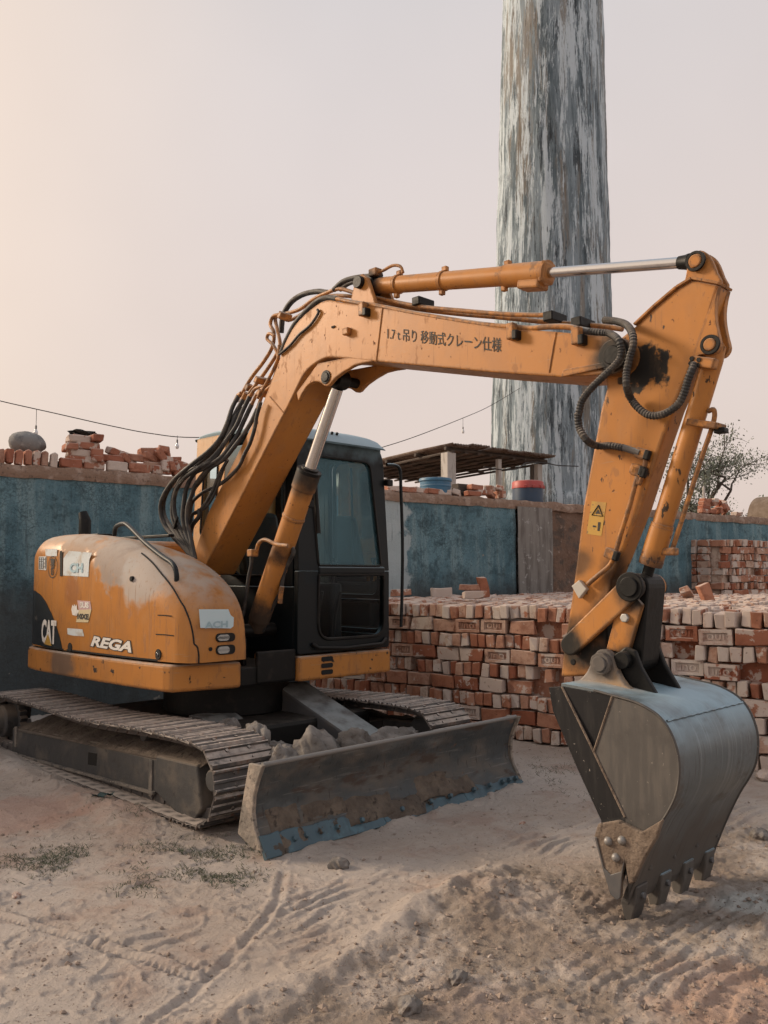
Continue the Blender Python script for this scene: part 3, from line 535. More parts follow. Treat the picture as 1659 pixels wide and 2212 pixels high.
for z in zs:
    q = (z - cb.z) / (ct.z - cb.z); r_ = rb + (rt - rb) * q ** .85 if q > 0 else rb + .05; cxx = (ct.x - cb.x) * q
    th = np.linspace(0, 2 * math.pi, 97)[:-1]; rr = r_ + .05 * pnoise(th * 9, th * 0 + z * .6, 91) + .025 * pnoise(th * 30, th * 0 + z * 2.5, 92)
    rows.append([(cxx + q * math.cos(a_), q * math.sin(a_), z) for q, a_ in zip(rr, th)])
b_ = MB(); b_.grid(rows, True); b_.obj('shaft', t.m, ch, smooth=60)
b_ = MB(); zt_ = 27; rr_ = rb + (rt - rb) * ((27 - cb.z) / (ct.z - cb.z)) ** .85; b_.tube([((ct.x - cb.x) * 2, 0, 26.6 + k * .15) for k in range(4)], [rr_ + .1, rr_ + .22, rr_ + .22, rr_ + .1], 48); b_.obj('crown_ring', t.m, ch, smooth=40)

# ---- open shed on the kiln
M_TIN = mat('rusty_tin_sheet', (.16, .12, .10), .75, .3, layers=[dict(s=5, lo=.45, hi=.65, c=(.09, .05, .035), ro=.9), dict(s=(2, 30, 2), lo=.5, hi=.7, c=(.25, .21, .18))])
M_POST = mat('weathered_post', (.42, .40, .38), .9, layers=[dict(s=(8, 8, 2), lo=.5, hi=.7, c=(.25, .23, .21))]); M_DPOST = mat('dark_post', (.10, .085, .075), .9)
def sh_pt(x, y, hgt): return onz(w4([(x, y)])[0], hgt)
ZR = 1.43 + 280 / FPX * 22; CB_, CC, CD = sh_pt(600, 150, ZR), sh_pt(1400, 255, ZR), sh_pt(430, 425, ZR); e1, e2 = CC - CB_, CD - CC
shed = empty('open_shed', (CB_.x, CB_.y, WALL_H - .12)); tag(shed, 'open shed with a corrugated tin roof on posts before the chimney', 'shed'); sz0 = WALL_H - .12
n_ = 26
for k in range(6):
    rows = []; 
    for i in range(25):
        uu = (k * 24 + i) / 144; zc = .035 * math.cos(uu * 2 * math.pi * 40); ov = .015 if k % 2 else 0
        rows.append([Vector((e1.x, e1.y, 0)) * uu + Vector((e2.x, e2.y, 0)) * vv + Vector((0, 0, ZR - sz0 + zc + ov + .02 * math.sin(k * 2.1 + vv * 5))) for vv in (-.03 - .01 * (k % 3), .25, .5, .75, 1.0 + .01 * (k % 2))])
    b_ = MB(); b_.grid(rows); o = b_.obj('roof_sheet', M_TIN, shed, smooth=60); md = o.modifiers.new('thick', 'SOLIDIFY'); md.thickness = .012
for k, vv in enumerate((.02, .25, .5, .75, .97)): MB().tube([Vector((e1.x, e1.y, 0)) * uu + Vector((e2.x, e2.y, 0)) * vv + Vector((0, 0, ZR - sz0 - .085)) for uu in (-.01, 1.01)], .05, 8).obj('roof_beam', M_WOODD, shed)
for k in range(9):
    uu = .03 + k * .1175; MB().tube([Vector((e1.x, e1.y, 0)) * uu + Vector((e2.x, e2.y, 0)) * vv + Vector((0, 0, ZR - sz0 - .17)) for vv in (-.01, 1.0)], .035, 6).obj('batten', M_WOODD, shed)
for uu, vv, r_, m_ in ((.02, .02, .14, M_POST), (.5, .02, .06, M_POST), (.93, .03, .09, M_POST), (.90, .05, .05, M_DPOST), (.98, .97, .06, M_DPOST), (.02, .97, .06, M_DPOST), (.55, .6, .05, M_DPOST)):
    q = Vector((e1.x, e1.y, 0)) * uu + Vector((e2.x, e2.y, 0)) * vv; MB().box((q.x, q.y, (ZR - sz0 - .2) / 2), (r_ * 2, r_ * 2, ZR - sz0 - .2), Matrix.Rotation(.6, 3, 'Z')).obj('post', m_, shed, .01)

# ---- wires and bulbs
M_WIRE = mat('black_wire', (.03, .028, .028), .7); M_BULB = mat('clear_bulb', (.62, .64, .66), .15, spec=.8); M_CAPM = mat('bulb_cap', (.12, .12, .12), .5)
def wire(name, label, pts, r=.008): o = MB().tube(smoothpath(pts, 6), r, 6).obj(name, M_WIRE, smooth=60); tag(o, label, 'cable'); return o
wire('hanging_cable', 'thin sagging cable across the sky above the wall at left', [at(D(-90, 842), 13), at(D(0, 866), 13), at(D(120, 893), 13.2), at(D(240, 920), 13.4), at(D(330, 937), 13.6), at(D(425, 945), 13.8), at(D(640, 938), 14.4)])
wire('hanging_cable', 'thin cable rising from behind the cab to the chimney', [at(D(700, 1003), 15), at(D(820, 968), 15.6), at(D(900, 942), 16.5), at(D(1000, 903), 19), at(D(1060, 876), 22), at(D(1124, 838), 28.0)])
wire('hanging_cable', 'dark looped cable slung under the shed roof edge', [at(w4([p_])[0], Y_) for p_, Y_ in (((880, 330), 21.6), ((960, 345), 21.8), ((1080, 355), 22.2), ((1160, 340), 22.6), ((1230, 295), 23.2), ((1380, 300), 23.6), ((1480, 318), 24), ((1640, 325), 24.5))], .016)
def bulb(label, n, Y, drop):
    p = at(n, Y); e = empty('light_bulb', (p.x, p.y, p.z - drop)); tag(e, label, 'light bulb', 'bulbs hanging from the cables'); MB().cyl((0, 0, .05), (0, 0, drop + .01), .004, n=6).obj('flex', M_WIRE, e); turned(e, 'cap', M_CAPM, [(.04, .014), (.10, .014), (.105, .006)], 12)
    turned(e, 'globe', M_BULB, [(-.05, .004), (-.045, .018), (-.03, .028), (-.01, .032), (.01, .028), (.03, .018), (.045, .014)], 16)
bulb('unlit bulb on a long flex above the grey boulder', D(79, 885), 13.1, .35); bulb('unlit bulb hanging from the cable left of the cab', D(383, 942), 13.7, .16); bulb('unlit bulb on the cable between cab and chimney', D(1000, 903), 19, .30)

# ---- trees and the arched cover behind the wall at right
M_LEAF = mat('hazed_leaf', (.17, .195, .155), .8, layers=[dict(s=1.5, lo=.4, hi=.6, c=(.18, .20, .16)), dict(s=4, lo=.55, hi=.7, c=(.09, .11, .09))]); M_LEAF2 = mat('fresh_leaf', (.085, .12, .055), .8, layers=[dict(s=2, lo=.45, hi=.6, c=(.05, .08, .04))])  # M_LEAF: distance haze is mixed into the pale leaf colour
M_TWIG = mat('bare_twig', (.085, .07, .06), .9)
def tree(label, base, height, spread, seed, leafm, nleaf, bare=.0, lean=(0, 0), leaf=.16):
    rg = random.Random(seed); e = empty('leafy_tree' if nleaf > 900 else 'sparse_tree', base); tag(e, label, 'tree'); wood = MB(); tips = []
    def grow(p, d, L, r, lev):
        pts = [p]; q = Vector(p); dd = Vector(d)
        for k in range(4): dd = (dd + Vector((rg.gauss(0, .16), rg.gauss(0, .16), rg.gauss(.03, .10)))).normalized(); q = q + dd * (L / 4); pts.append(q)
        wood.tube(pts, [r, r * .88, r * .76, r * .64, r * .5], 6 if lev < 2 else 4, False)
        if lev >= 2: tips.extend(pts[1:])
        if lev < 4:
            for k in range(3 if lev else 5): j = rg.randint(1, 4); nd = (dd * .6 + Vector((rg.gauss(0, .75), rg.gauss(0, .75), rg.gauss(.15, .4)))).normalized(); grow(pts[j], nd, L * rg.uniform(.5, .75), r * .5, lev + 1)
    grow(Vector((0, 0, 0)), Vector((lean[0], lean[1], 1)).normalized(), height * .42, height * .022, 0); wood.obj('trunk', M_TWIG, e, smooth=60)
    lv = MB()
    for k in range(nleaf):
        p = rg.choice(tips) + Vector((rg.gauss(0, .15), rg.gauss(0, .15), rg.gauss(0, .13))) * spread; 
        if rg.random() < bare * max(0, p.z / height): continue
        s_ = leaf * rg.uniform(.5, 1.3); m_ = Euler((rg.uniform(0, 6), rg.uniform(0, 6), rg.uniform(0, 6))).to_matrix(); lv.add([p + m_ @ Vector(v) * s_ for v in ((-.5, 0, 0), (0, -.22, .05), (.5, 0, 0), (0, .22, .05))], [(0, 1, 2, 3)])
    lv.obj('crown', leafm, e); return e
p = at(D(1545, 1110), 34); tree('bare-twigged tree with thin foliage behind the stick cylinder', (p.x, p.y, .5), 7.6, 1.1, 5, M_LEAF, 14000, .75, (.1, 0), .11)
p = at(D(1490, 1110), 40); tree('dark bushy tree half hidden behind the stick', (p.x, p.y, .5), 6.3, 1.6, 8, M_LEAF, 16000, .3, (0, 0), .20)
p = at(D(1650, 1110), 44); tree('fresh green tree at the right edge beyond the wall', (p.x, p.y, .5), 7.0, 1.5, 14, M_LEAF2, 12000, .2, (0, 0), .26)
M_SACK = mat('brown_tarpaulin', (.13, .095, .07), .9, layers=[dict(s=6, lo=.4, hi=.65, c=(.18, .14, .11))], bump=[(20, .5, .02)]); M_ROPE = mat('pale_rope', (.42, .36, .28), .9)
p = wall_pt(2990, 2010, CZ - .02, 1.0); e = empty('arched_cover', (p.x, p.y, CZ - .05), wrz); tag(e, 'brown arched cover with two pale ropes at the right edge', 'cover')
b_ = MB(); b_.grid([[(.42 + .62 * math.cos(th) * (1 - .06 * v * v), v * .5, .70 * math.sin(th) ** .8) for v in (-1, -.5, 0, .5, 1)] for th in np.linspace(.001, math.pi - .001, 24)]); b_.add([(.42 + .6 * math.cos(th), -.5, .69 * math.sin(th) ** .8) for th in np.linspace(.001, math.pi - .001, 24)], [tuple(range(24))]); b_.obj('tarpaulin', M_SACK, e, smooth=50)
for v in (-.51, -.52): 
    sc_ = 1.0 if v == -.51 else .80; MB().tube([(.42 + .58 * sc_ * math.cos(th), v, .66 * sc_ * math.sin(th) ** .8) for th in np.linspace(.05, math.pi - .02, 22)], .012, 6).obj('rope', M_ROPE, e, smooth=60)
p = wall_pt(*w5([(795, 880)])[0], CZ, .5); o = MB().tube([(0, 0, 0), (0, 0, .55), (0, 0, .6)], [.028, .026, .012], 8).obj('white_pipe', M_POST); o.location = (p.x, p.y, CZ); tag(o, 'short white pipe standing behind the red brick heap', 'pipe')
# ================================================================== THE EXCAVATOR
EX = empty('excavator', (O.x, O.y, 0), math.atan2(F.y, F.x)); tag(EX, 'worn orange crawler excavator with dozer blade and bucket resting on the ground', 'excavator')
BC = -.09                                   # plane the boom works in
NB, NS = BC - .15, BC - .06                 # near faces of boom and stick
gp = lambda p, b, r, **k: dict(k='spot', p=(p[0], b, p[1]), rad=r, c=GREASE, ro=.6, **k)
A1 = lambda p, b: AZ([p], b)[0]
PIV = A1(n3([(500, 1055)])[0], NB)           # boom tip pin
M_OR = paint('worn_orange_paint'); M_ORC = paint('orange_housing_paint', dust=.95, chips=False, rough=.38)
M_STEEL = mat('dark_dusty_steel', (.10, .10, .105), .55, .35, layers=[dict(s=5, lo=.42, hi=.7, c=(.12, .105, .095), ro=.9, nm=1), dict(k='up', lo=.3, hi=.9, c=(.31, .34, .345), amt=.75, ro=.95, nm=1, s=8)], bump=[(30, .2, .005)])
M_BLACKM = mat('oily_black', (.006, .006, .006), .5, spec=.25, layers=[dict(s=9, lo=.55, hi=.75, c=(.028, .023, .020), ro=.8), dict(k='up', lo=.5, hi=.98, c=DUST, amt=.12, s=10)], bump=[(30, .3, .006)])
M_RUB = mat('black_hose_rubber', (.018, .018, .019), .6, layers=[dict(s=14, lo=.45, hi=.7, c=(.10, .085, .07), ro=.9, amt=.8), dict(k='up', lo=.2, hi=.9, c=DUST, amt=.55, s=18)], bump=[(120, .2, .002)])
M_CHR = mat('chrome_rod', (.62, .62, .63), .16, 1.0, layers=[dict(s=12, lo=.55, hi=.75, c=(.35, .33, .31), ro=.4, amt=.4)])
M_PIPE = paint('painted_pipe', [dict(s=20, lo=.45, hi=.6, c=(.10, .06, .04), amt=.7)], dust=.9)
M_DARKIN = mat('black_cab_plastic', (.013, .014, .015), .6)  # plain black plastic of seat, control boxes and levers
def cylpin(name, p, b0, b1, r, m, parent, n=20): return MB().cyl((p[0], b0, p[1]), (p[0], b1, p[1]), r, n=n).obj(name, m, parent, .004, smooth=40)

# ---- crawler tracks
SHOE_W, PIT = .43, .137
def loop_pts():
    # closed path of the shoe faces: a wheel at each end, a straight run below, a slightly slack run above
    cf, cr, r = (-.67, .255), (-3.74, .225), .222
    pts = []
    for k in range(40): th = R(90 - 180 * k / 39); pts.append((cf[0] + r * math.cos(th), cf[1] + r * math.sin(th)))
    for k in range(1, 60): q = k / 60; pts.append((cf[0] + (cr[0] - cf[0]) * q, cf[1] - r + (cr[1] - cf[1]) * q))
    for k in range(40): th = R(-90 - 180 * k / 39); pts.append((cr[0] + r * math.cos(th), cr[1] + r * math.sin(th)))
    for k in range(1, 60): q = k / 60; pts.append((cr[0] + (cf[0] - cr[0]) * q, cr[1] + r + (cf[1] - cr[1]) * q - .016 * math.sin(math.pi * q) + .012 * math.sin(3 * math.pi * q)))
    return pts
LP = loop_pts(); cum = [0.0]
for p_, q_ in zip(LP, LP[1:] + LP[:1]): cum.append(cum[-1] + math.hypot(q_[0] - p_[0], q_[1] - p_[1]))
N_SHOE = int(round(cum[-1] / PIT)); PIT = cum[-1] / N_SHOE
def loop_at(s): s %= cum[-1]; return (float(np.interp(s, cum, [p[0] for p in LP] + [LP[0][0]])), float(np.interp(s, cum, [p[1] for p in LP] + [LP[0][1]])))
M_SHOE = mat('muddy_track_steel', (.075, .072, .072), .6, .25, layers=[dict(s=7, lo=.42, hi=.66, c=(.20, .16, .135), ro=.95, nm=1), dict(s=16, lo=.56, hi=.68, c=(.15, .07, .04), ro=.9, nm=1, amt=.8), dict(k='up', lo=.1, hi=.8, c=(.50, .425, .37), amt=.9, ro=.95, nm=1, s=14)], bump=[(40, .3, .006)])
def shoe_mesh(seed):
    rg = random.Random(seed); h = PIT / 2 - .004; w = SHOE_W / 2; g_ = .020; j = lambda: rg.uniform(-.0025, .0025)
    prof = [(-h, 0), (-h, .008), (-h + .006, g_ + j()), (-h + .016, g_ + j()), (-h + .022, .008), (-.011, .007), (-.006, g_ * .9 + j()), (.006, g_ * .9 + j()), (.011, .007), (h - .028, .008), (h - .021, g_ + j()), (h - .012, g_ + j()), (h, .004), (h, -.006)]
    b_ = MB(); n = len(prof); b_.add([(x, -w + j(), z) for x, z in prof] + [(x, w + j(), z) for x, z in prof], [tuple(range(n))[::-1], tuple(range(n, 2 * n))] + [(i, (i + 1) % n, (i + 1) % n + n, i + n) for i in range(n)])
    for sy in (-.075, .075): b_.bb(-h * .98, h * .98, sy - .022, sy + .022, -.062, -.001); b_.tube([(-h * .9, sy - .03, -.035), (-h * .9, sy + .03, -.035)], .022, 8)
    for sx in (-.035, .032):
        for sy in (-.075, .075): b_.tube([(sx, sy, .006), (sx, sy, .016)], .011, 6)
    me = b_.mesh('track_shoe'); me.materials.append(M_SHOE); return me
SHOES = [shoe_mesh(k) for k in range(5)]
M_FRAME = mat('mud_caked_frame', (.055, .055, .056), .7, .15, layers=[dict(s=4, lo=.45, hi=.68, c=(.115, .10, .085), ro=.95, nm=1), dict(s=15, lo=.55, hi=.68, c=(.045, .042, .042)), dict(k='up', lo=.1, hi=.7, c=(.20, .16, .125), amt=.9, ro=.98, nm=1)], bump=[(18, .4, .012), (70, .3, .004)])
M_MUD = mat('dried_mud', (.105, .082, .066), .97, layers=[dict(s=6, lo=.42, hi=.64, c=(.17, .135, .105)), dict(s=18, lo=.55, hi=.68, c=(.05, .04, .034))], bump=[(16, .8, .03), (60, .6, .008)])
M_SEAM2 = mat('painted_hollow_shade', (.010, .009, .008), .95); M_FRAMEL = mat('dusty_flange', (.17, .15, .13), .9, layers=[dict(s=9, lo=.45, hi=.62, c=(.085, .08, .075)), dict(s=30, lo=.58, hi=.68, c=(.25, .215, .18))])
def track(bc, sgn, lab):
    tr = MB().prism([(-3.35, .19), (-3.33, .215), (-1.22, .315), (-1.22, .10), (-3.35, .02)], bc - .09, bc + .09)
    out = sgn * .5                          # the side away from the machine
    tr.prism([(-3.50, .20), (-1.235, .295), (-1.245, .085), (-3.50, .0)], *sorted((bc + sgn * .115, bc + sgn * .09)))
    tr = tr.obj('crawler_track', M_FRAME, EX, .008); tr['label'] = lab
    for k in range(N_SHOE):
        s = k * PIT + .03; p0, p1 = loop_at(s - PIT / 2), loop_at(s + PIT / 2); c = ((p0[0] + p1[0]) / 2, (p0[1] + p1[1]) / 2); ang = math.atan2(p1[1] - p0[1], p1[0] - p0[0])
        o = put('track_shoe', SHOES[k % 5], tr, (c[0], bc, c[1]), (0, -ang, 0))
    yo = bc + sgn * .12
    g1 = AZ(c6([(840, 590), (1060, 640), (1085, 880), (1040, 950), (980, 930), (880, 830), (830, 780)]), -1.02)
    MB().prism(g1, *sorted((yo + sgn * .012, yo - sgn * .08))).obj('guide_guard', M_FRAME, tr, .012)
    MB().prism(arc(-.60, .275, .062, 0, 360, 14)[:-1], *sorted((yo + sgn * .02, yo - sgn * .06))).obj('idler_boss', M_FRAME, tr, .01)
    MB().cyl((-.67, bc - .05, .262), (-.67, bc + .05, .262), .185, n=32).obj('front_idler', M_FRAME, tr, .012, smooth=40)
    spk = []
    for k in range(42): th = 2 * math.pi * k / 42; r_ = .195 if k % 2 else .165; spk.append((-3.74 + r_ * math.cos(th), .225 + r_ * math.sin(th)))
    MB().prism(spk, bc - .03, bc + .03).obj('drive_sprocket', M_FRAME, tr, .004)
    MB().steps((-3.74, bc, .225), (-3.74, bc + sgn * .17, .225), [(0, .13), (.7, .13), (.72, .11), (1, .10)], 28).obj('final_drive', M_FRAME, tr, .01, smooth=40)
    for k in range(6):
        a_ = -1.05 - k * .46; MB().steps((a_, bc - .10, .105), (a_, bc + .10, .105), [(0, .06), (.1, .075), (.3, .075), (.31, .058), (.69, .058), (.7, .075), (.9, .075), (1, .06)], 18).obj('track_roller', M_FRAME, tr, smooth=40)
    for a_ in (-1.5, -2.4): MB().cyl((a_, bc - .07, .40), (a_, bc + .07, .40), .042, n=16).obj('carrier_roller', M_FRAME, tr, .006, smooth=40)
    hq = AZ(crop(0, 2500, 2.37)([(812, 982), (893, 995), (885, 1108), (808, 1095)]), -1.01); MB().prism(hq, *sorted((bc + sgn * .1165, bc + sgn * .10))).obj('opening_shade_plate', M_SEAM2, tr)  # dark plate on the frame paints the shade inside a square hole
    MB().prism([(-3.49, .012), (-1.25, .098), (-1.25, .078), (-3.49, -.008)], *sorted((bc + sgn * .134, bc + sgn * .112))).obj('lower_flange', M_FRAMEL, tr, .004)
    for a_ in (-1.30, -3.42): MB().prism([(a_ - .02, .22 + (a_ + 3.42) * .03), (a_ + .02, .22 + (a_ + 3.42) * .03), (a_ + .02, .06), (a_ - .02, .06)], *sorted((bc + sgn * .124, bc + sgn * .112))).obj('frame_rib', M_FRAMEL, tr, .004)
    # mud lying on the frame
    rows = []
    for a_ in np.linspace(-3.48, -.74, 60):
        zb = interp(a_, (-3.4, -1.22, -.74), (.20, .312, .335)); nz = float(fbm(np.array(a_ * 4.), np.array(bc * 3.), 4, 101)); nz2 = float(fbm(np.array(a_ * 9.), np.array(bc * 5.), 3, 103))
        rows.append([(a_ + .02 * nz2 * k, bc + sgn * (.12 - .23 * k / 5), zb - .012 + (.095 + .06 * nz) * (k / 5) ** .8 + .02 * nz2 * min(k, 1)) for k in range(6)])
    b_ = MB(); b_.grid(rows); b_.obj('caked_mud', M_MUD, tr, smooth=60)
    return tr
track(-1.09 + SHOE_W / 2 - .02, -1, 'near crawler track, mud caked'); track(.66 + SHOE_W / 2, 1, 'far crawler track')
# ---- undercarriage centre
b_ = MB(); b_.bb(-2.75, -1.15, -.72, .72, .20, .42); b_.obj('carbody', M_BLACKM, EX, .03)
MB().cyl((-1.98, 0, .42), (-1.98, 0, .67), .47, n=40).obj('slew_ring', M_BLACKM, EX, .01, smooth=40)

# ---- dozer blade
pf = [(-.044, .452), (-.089, .368), (-.117, .308), (-.124, .213), (-.104, .136), (-.06, .07), (-.03, .03)]
zs = np.linspace(.03, .452, 22); fa = [interp(z, [p[1] for p in pf][::-1], [p[0] for p in pf][::-1]) for z in zs]
fa = np.convolve(np.pad(fa, 2, mode='edge'), np.ones(5) / 5, 'valid')
M_BLADE = mat('mud_smeared_blade', (.070, .080, .086), .55, .3, layers=[dict(s=(2, 2.2, 4), lo=.40, hi=.62, c=(.135, .12, .105), ro=.95, nm=1), dict(s=(4, 2.5, 7), lo=.56, hi=.66, c=(.075, .055, .045), ro=.95, nm=1), dict(s=(9, 7, 9), lo=.62, hi=.70, c=(.16, .105, .08), ro=.95, nm=1), dict(s=(8, 1.2, 1.5), lo=.58, hi=.72, c=(.20, .215, .22), ro=.6, amt=.7), dict(s=(6, 3, 60), lo=.60, hi=.66, c=(.19, .19, .18), amt=.5), dict(s=(30, 40, 6), lo=.62, hi=.67, c=(.04, .038, .036), amt=.7)], bump=[(14, .5, .012), (60, .4, .004)])
M_EDGE = mat('worn_blue_steel', (.070, .115, .142), .5, .25, layers=[dict(s=9, lo=.5, hi=.7, c=(.10, .18, .22), ro=.6), dict(s=(14, 9, 14), lo=.58, hi=.64, c=(.10, .08, .065), ro=.95), dict(s=30, lo=.6, hi=.7, c=(.05, .08, .10))], bump=[(40, .25, .004)])
ys = np.linspace(-1.085, 1.05, 60); rows = []
for y in ys: rows.append([(fa[i] + .006 * float(fbm(np.array(y * 4.), np.array(z * 8), 3, 111)), y, z) for i, z in enumerate(zs)])
back = [[(fa[i] - .022, y, z) for i, z in enumerate(zs)] for y in ys]
b_ = MB(); nz = len(zs); b_.grid([r + rb_[::-1] for r, rb_ in zip(rows, back)], True); n_ = 2 * nz; b_.add(rows[0] + back[0][::-1], [tuple(range(n_))]); b_.add(rows[-1] + back[-1][::-1], [tuple(range(n_))])
blade = b_.obj('dozer_blade', M_BLADE, EX, smooth=45)
MB().tube([(-.055, y, .455) for y in np.linspace(-1.085, 1.05, 12)], .013, 8).obj('top_bead', mat('bare_lip_steel', (.22, .21, .20), .6, .2), blade, smooth=50)
M_ENDP = mat('dusty_end_plate', (.20, .175, .15), .85, layers=[dict(s=7, lo=.42, hi=.6, c=(.34, .285, .235)), dict(s=20, lo=.55, hi=.66, c=(.09, .075, .065))], bump=[(18, .7, .02)])
ep = [(-.02, .46), (-.066, .37), (-.094, .30), (-.102, .21), (-.082, .13), (-.02, .035), (-.10, .03), (-.233, .08), (-.21, .186), (-.188, .273), (-.165, .36), (-.14, .455)]
MB().prism(ep, -1.11, -1.0865).obj('end_plate', M_ENDP, blade, .006); MB().prism(ep, 1.0515, 1.075).obj('end_plate', M_ENDP, blade, .006)
ex_y = [-1.10, -.98, -.975, -.25, -.245, .47, .475, 1.07]
for k in range(4):
    y0, y1 = ex_y[2 * k], ex_y[2 * k + 1]; n_ = max(3, int((y1 - y0) / .05)); rows = []
    for y in np.linspace(y0, y1, n_):
        hh = (.105 if k < 1 else .095 if y < -.5 else .062) + .022 * float(fbm(np.array(y * 6.), np.array(2.), 3, 115)); rows.append([(.012, y, .002), (-.055, y, hh), (-.066, y, hh - .004), (-.012, y, -.012)])
    b_ = MB(); b_.grid(rows, True); b_.add(rows[0], [(0, 1, 2, 3)]); b_.add(rows[-1], [(0, 1, 2, 3)]); b_.obj('cutting_edge', M_EDGE, blade, .003)
for y in (-.9, -.82, -.72, -.6, -.42, -.1, .15, .33, .56, .72, .86, .93, 1.0): MB().cyl((-.028, y, .052), (-.008, y, .064), .017, .013, 10).obj('edge_bolt', M_EDGE, blade, .003)
# mud that hangs on the blade, thick enough to hide parts of the edge
def mud_pat(y0, y1, z0, z1, seed):
    rs = np.random.RandomState(seed); ny, nz_ = 26, 12; rows = []
    for i in range(ny):
        r_ = []
        for j in range(nz_):
            y = y0 + (y1 - y0) * i / (ny - 1); z = z0 + (z1 - z0) * j / (nz_ - 1); e_ = min(i, ny - 1 - i) / 6; f_ = min(j, nz_ - 1 - j) / 3; w_ = min(1, e_, f_)
            th = .018 * w_ ** .6 * (1 + .8 * float(fbm(np.array(y * 14.), np.array(z * 14), 3, seed))) - .006; a_ = interp(z, list(zs), list(fa)) if z > .1 else interp(z, (0, .1), (.012, -.07))
            r_.append((a_ + th, y + .02 * float(pnoise(np.array(z * 12), np.array(y * 8), seed)), z + .02 * float(pnoise(np.array(y * 9), np.array(z * 9), seed + 1))))
        rows.append(r_)
    b_ = MB(); b_.grid(rows); return b_.obj('mud_patch', M_MUD, blade, smooth=60)
mud_pat(-1.02, -.80, .01, .21, 121); mud_pat(-.50, -.12, .035, .16, 123); mud_pat(-.22, .12, .0, .10, 125); mud_pat(.08, .42, .06, .20, 127); mud_pat(-.80, -.45, .10, .19, 129); mud_pat(.3, .6, .045, .14, 131)
# arm that carries the blade
b_ = MB(); 
pr = [(-1.72, .60), (-1.62, .60), (-.50, .235), (-.12, .19), (-.12, .08), (-.55, .10), (-1.72, .42)]
b_.prism(pr, .20, .50); b_.obj('blade_arm', M_STEEL, EX, .02)
MB().prism([(-1.72, .45), (-1.55, .45), (-.5, .09), (-.1, .08), (-.1, .05), (-1.72, .30)], -.50, -.20).obj('blade_arm', M_STEEL, EX, .02)

# ---- upper structure: floor frame, counterweight skirt, housing
MB().prismz([(-1.25, -.42), (-1.25, .96), (-3.1, .96), (-3.30, .6), (-3.30, -.6), (-3.1, -.80), (-1.5, -.80)], .675, .80).obj('swing_frame', M_BLACKM, EX, .01)
for b0_ in (BC - .20, BC + .17): MB().prism([(-2.5, .80), (-1.36, .80), (-1.36, .98), (-1.50, 1.12), (-1.95, 1.42), (-2.12, 1.50), (-2.28, 1.50), (-2.40, 1.40)], b0_, b0_ + .03).obj('boom_bracket', M_BLACKM, EX, .008)
sk = [(-1.22, -.40), (-1.335, -.862), (-1.40, -.885), (-1.7, -.915), (-2.2, -.945), (-2.7, -.965), (-3.2, -.965), (-3.42, -.935), (-3.54, -.86), (-3.62, -.74), (-3.66, -.55), (-3.66, .55), (-3.5, .8), (-3.2, .96), (-2.75, .96), (-2.75, -.40)]
M_SKIRT = paint('orange_skirt_paint', [dict(s=4.5, lo=.62, hi=.68, c=(.16, .09, .05), ro=.85), dict(s=13, lo=.62, hi=.66, c=(.035, .028, .025), ro=.85), dict(k='spot', p=(-2.75, -.97, .78), rad=.28, c=(.16, .10, .065), ro=.8, ns=7, na=.5)])
MB().prismz(sk, .672, .848).obj('counterweight_skirt', M_SKIRT, EX, .022, seg=3)
b0x = [-3.62, -3.60, -3.54, -3.45, -3.3, -3.0, -2.7, -2.2, -1.7, -1.45, -1.32, -1.24, -1.20]; b0y = [-.52, -.68, -.80, -.895, -.935, -.95, -.95, -.93, -.895, -.862, -.838, -.80, -.75]
SIDE = lambda a: interp(a, b0x, b0y)
prof = [(-1.205, .862), (-1.205, .93), (-1.207, 1.0), (-1.212, 1.08), (-1.228, 1.17), (-1.262, 1.25), (-1.32, 1.325), (-1.40, 1.395), (-1.50, 1.457), (-1.62, 1.515), (-1.75, 1.565), (-1.90, 1.61), (-2.08, 1.65), (-2.3, 1.69), (-2.5, 1.715), (-2.7, 1.735), (-2.9, 1.742), (-3.15, 1.74), (-3.32, 1.73), (-3.44, 1.70), (-3.53, 1.645), (-3.585, 1.55), (-3.605, 1.42), (-3.61, 1.25), (-3.615, 1.05), (-3.615, .862)]
def densify(P_, n): q = smoothpath([(p[0], 0, p[1]) for p in P_], n); return [(v.x, v.z) for v in q]
prof = densify(prof, 3); rows = []
for a, T in prof:
    b0_ = SIDE(a); rz = min(interp(a, (-3.6, -2.6, -1.9), (.15, .19, .26)), max(T - .862, 0) * .75); rb_ = min(interp(a, (-3.6, -2.6, -1.9), (.16, .19, .26)), .10 + .3 * max(T - .862, 0)); row = []
    for k in range(7): row.append((a, b0_, .862 + (T - rz - .862) * k / 6))
    for k in range(1, 11): th = R(9 * k); row.append((a, b0_ + rb_ * (1 - math.cos(th)), T - rz + rz * math.sin(th)))
    binn = -.385 if a > -2.72 else interp(a, (-3.48, -3.3, -2.9, -2.72), (-.1, .5, .9, -.385)) if False else -.385
    for k in range(1, 9): q = k / 8; bb_ = b0_ + rb_ + (binn - b0_ - rb_) * q; row.append((a, bb_, T - .05 * q * q * min(1, max(T - .862, 0) * 3)))
    ze = row[-1][2]
    for k in range(1, 4): row.append((a, binn + .005, ze + (.862 - ze) * k / 3))
    rows.append(row)
b_ = MB(); b_.grid(rows)
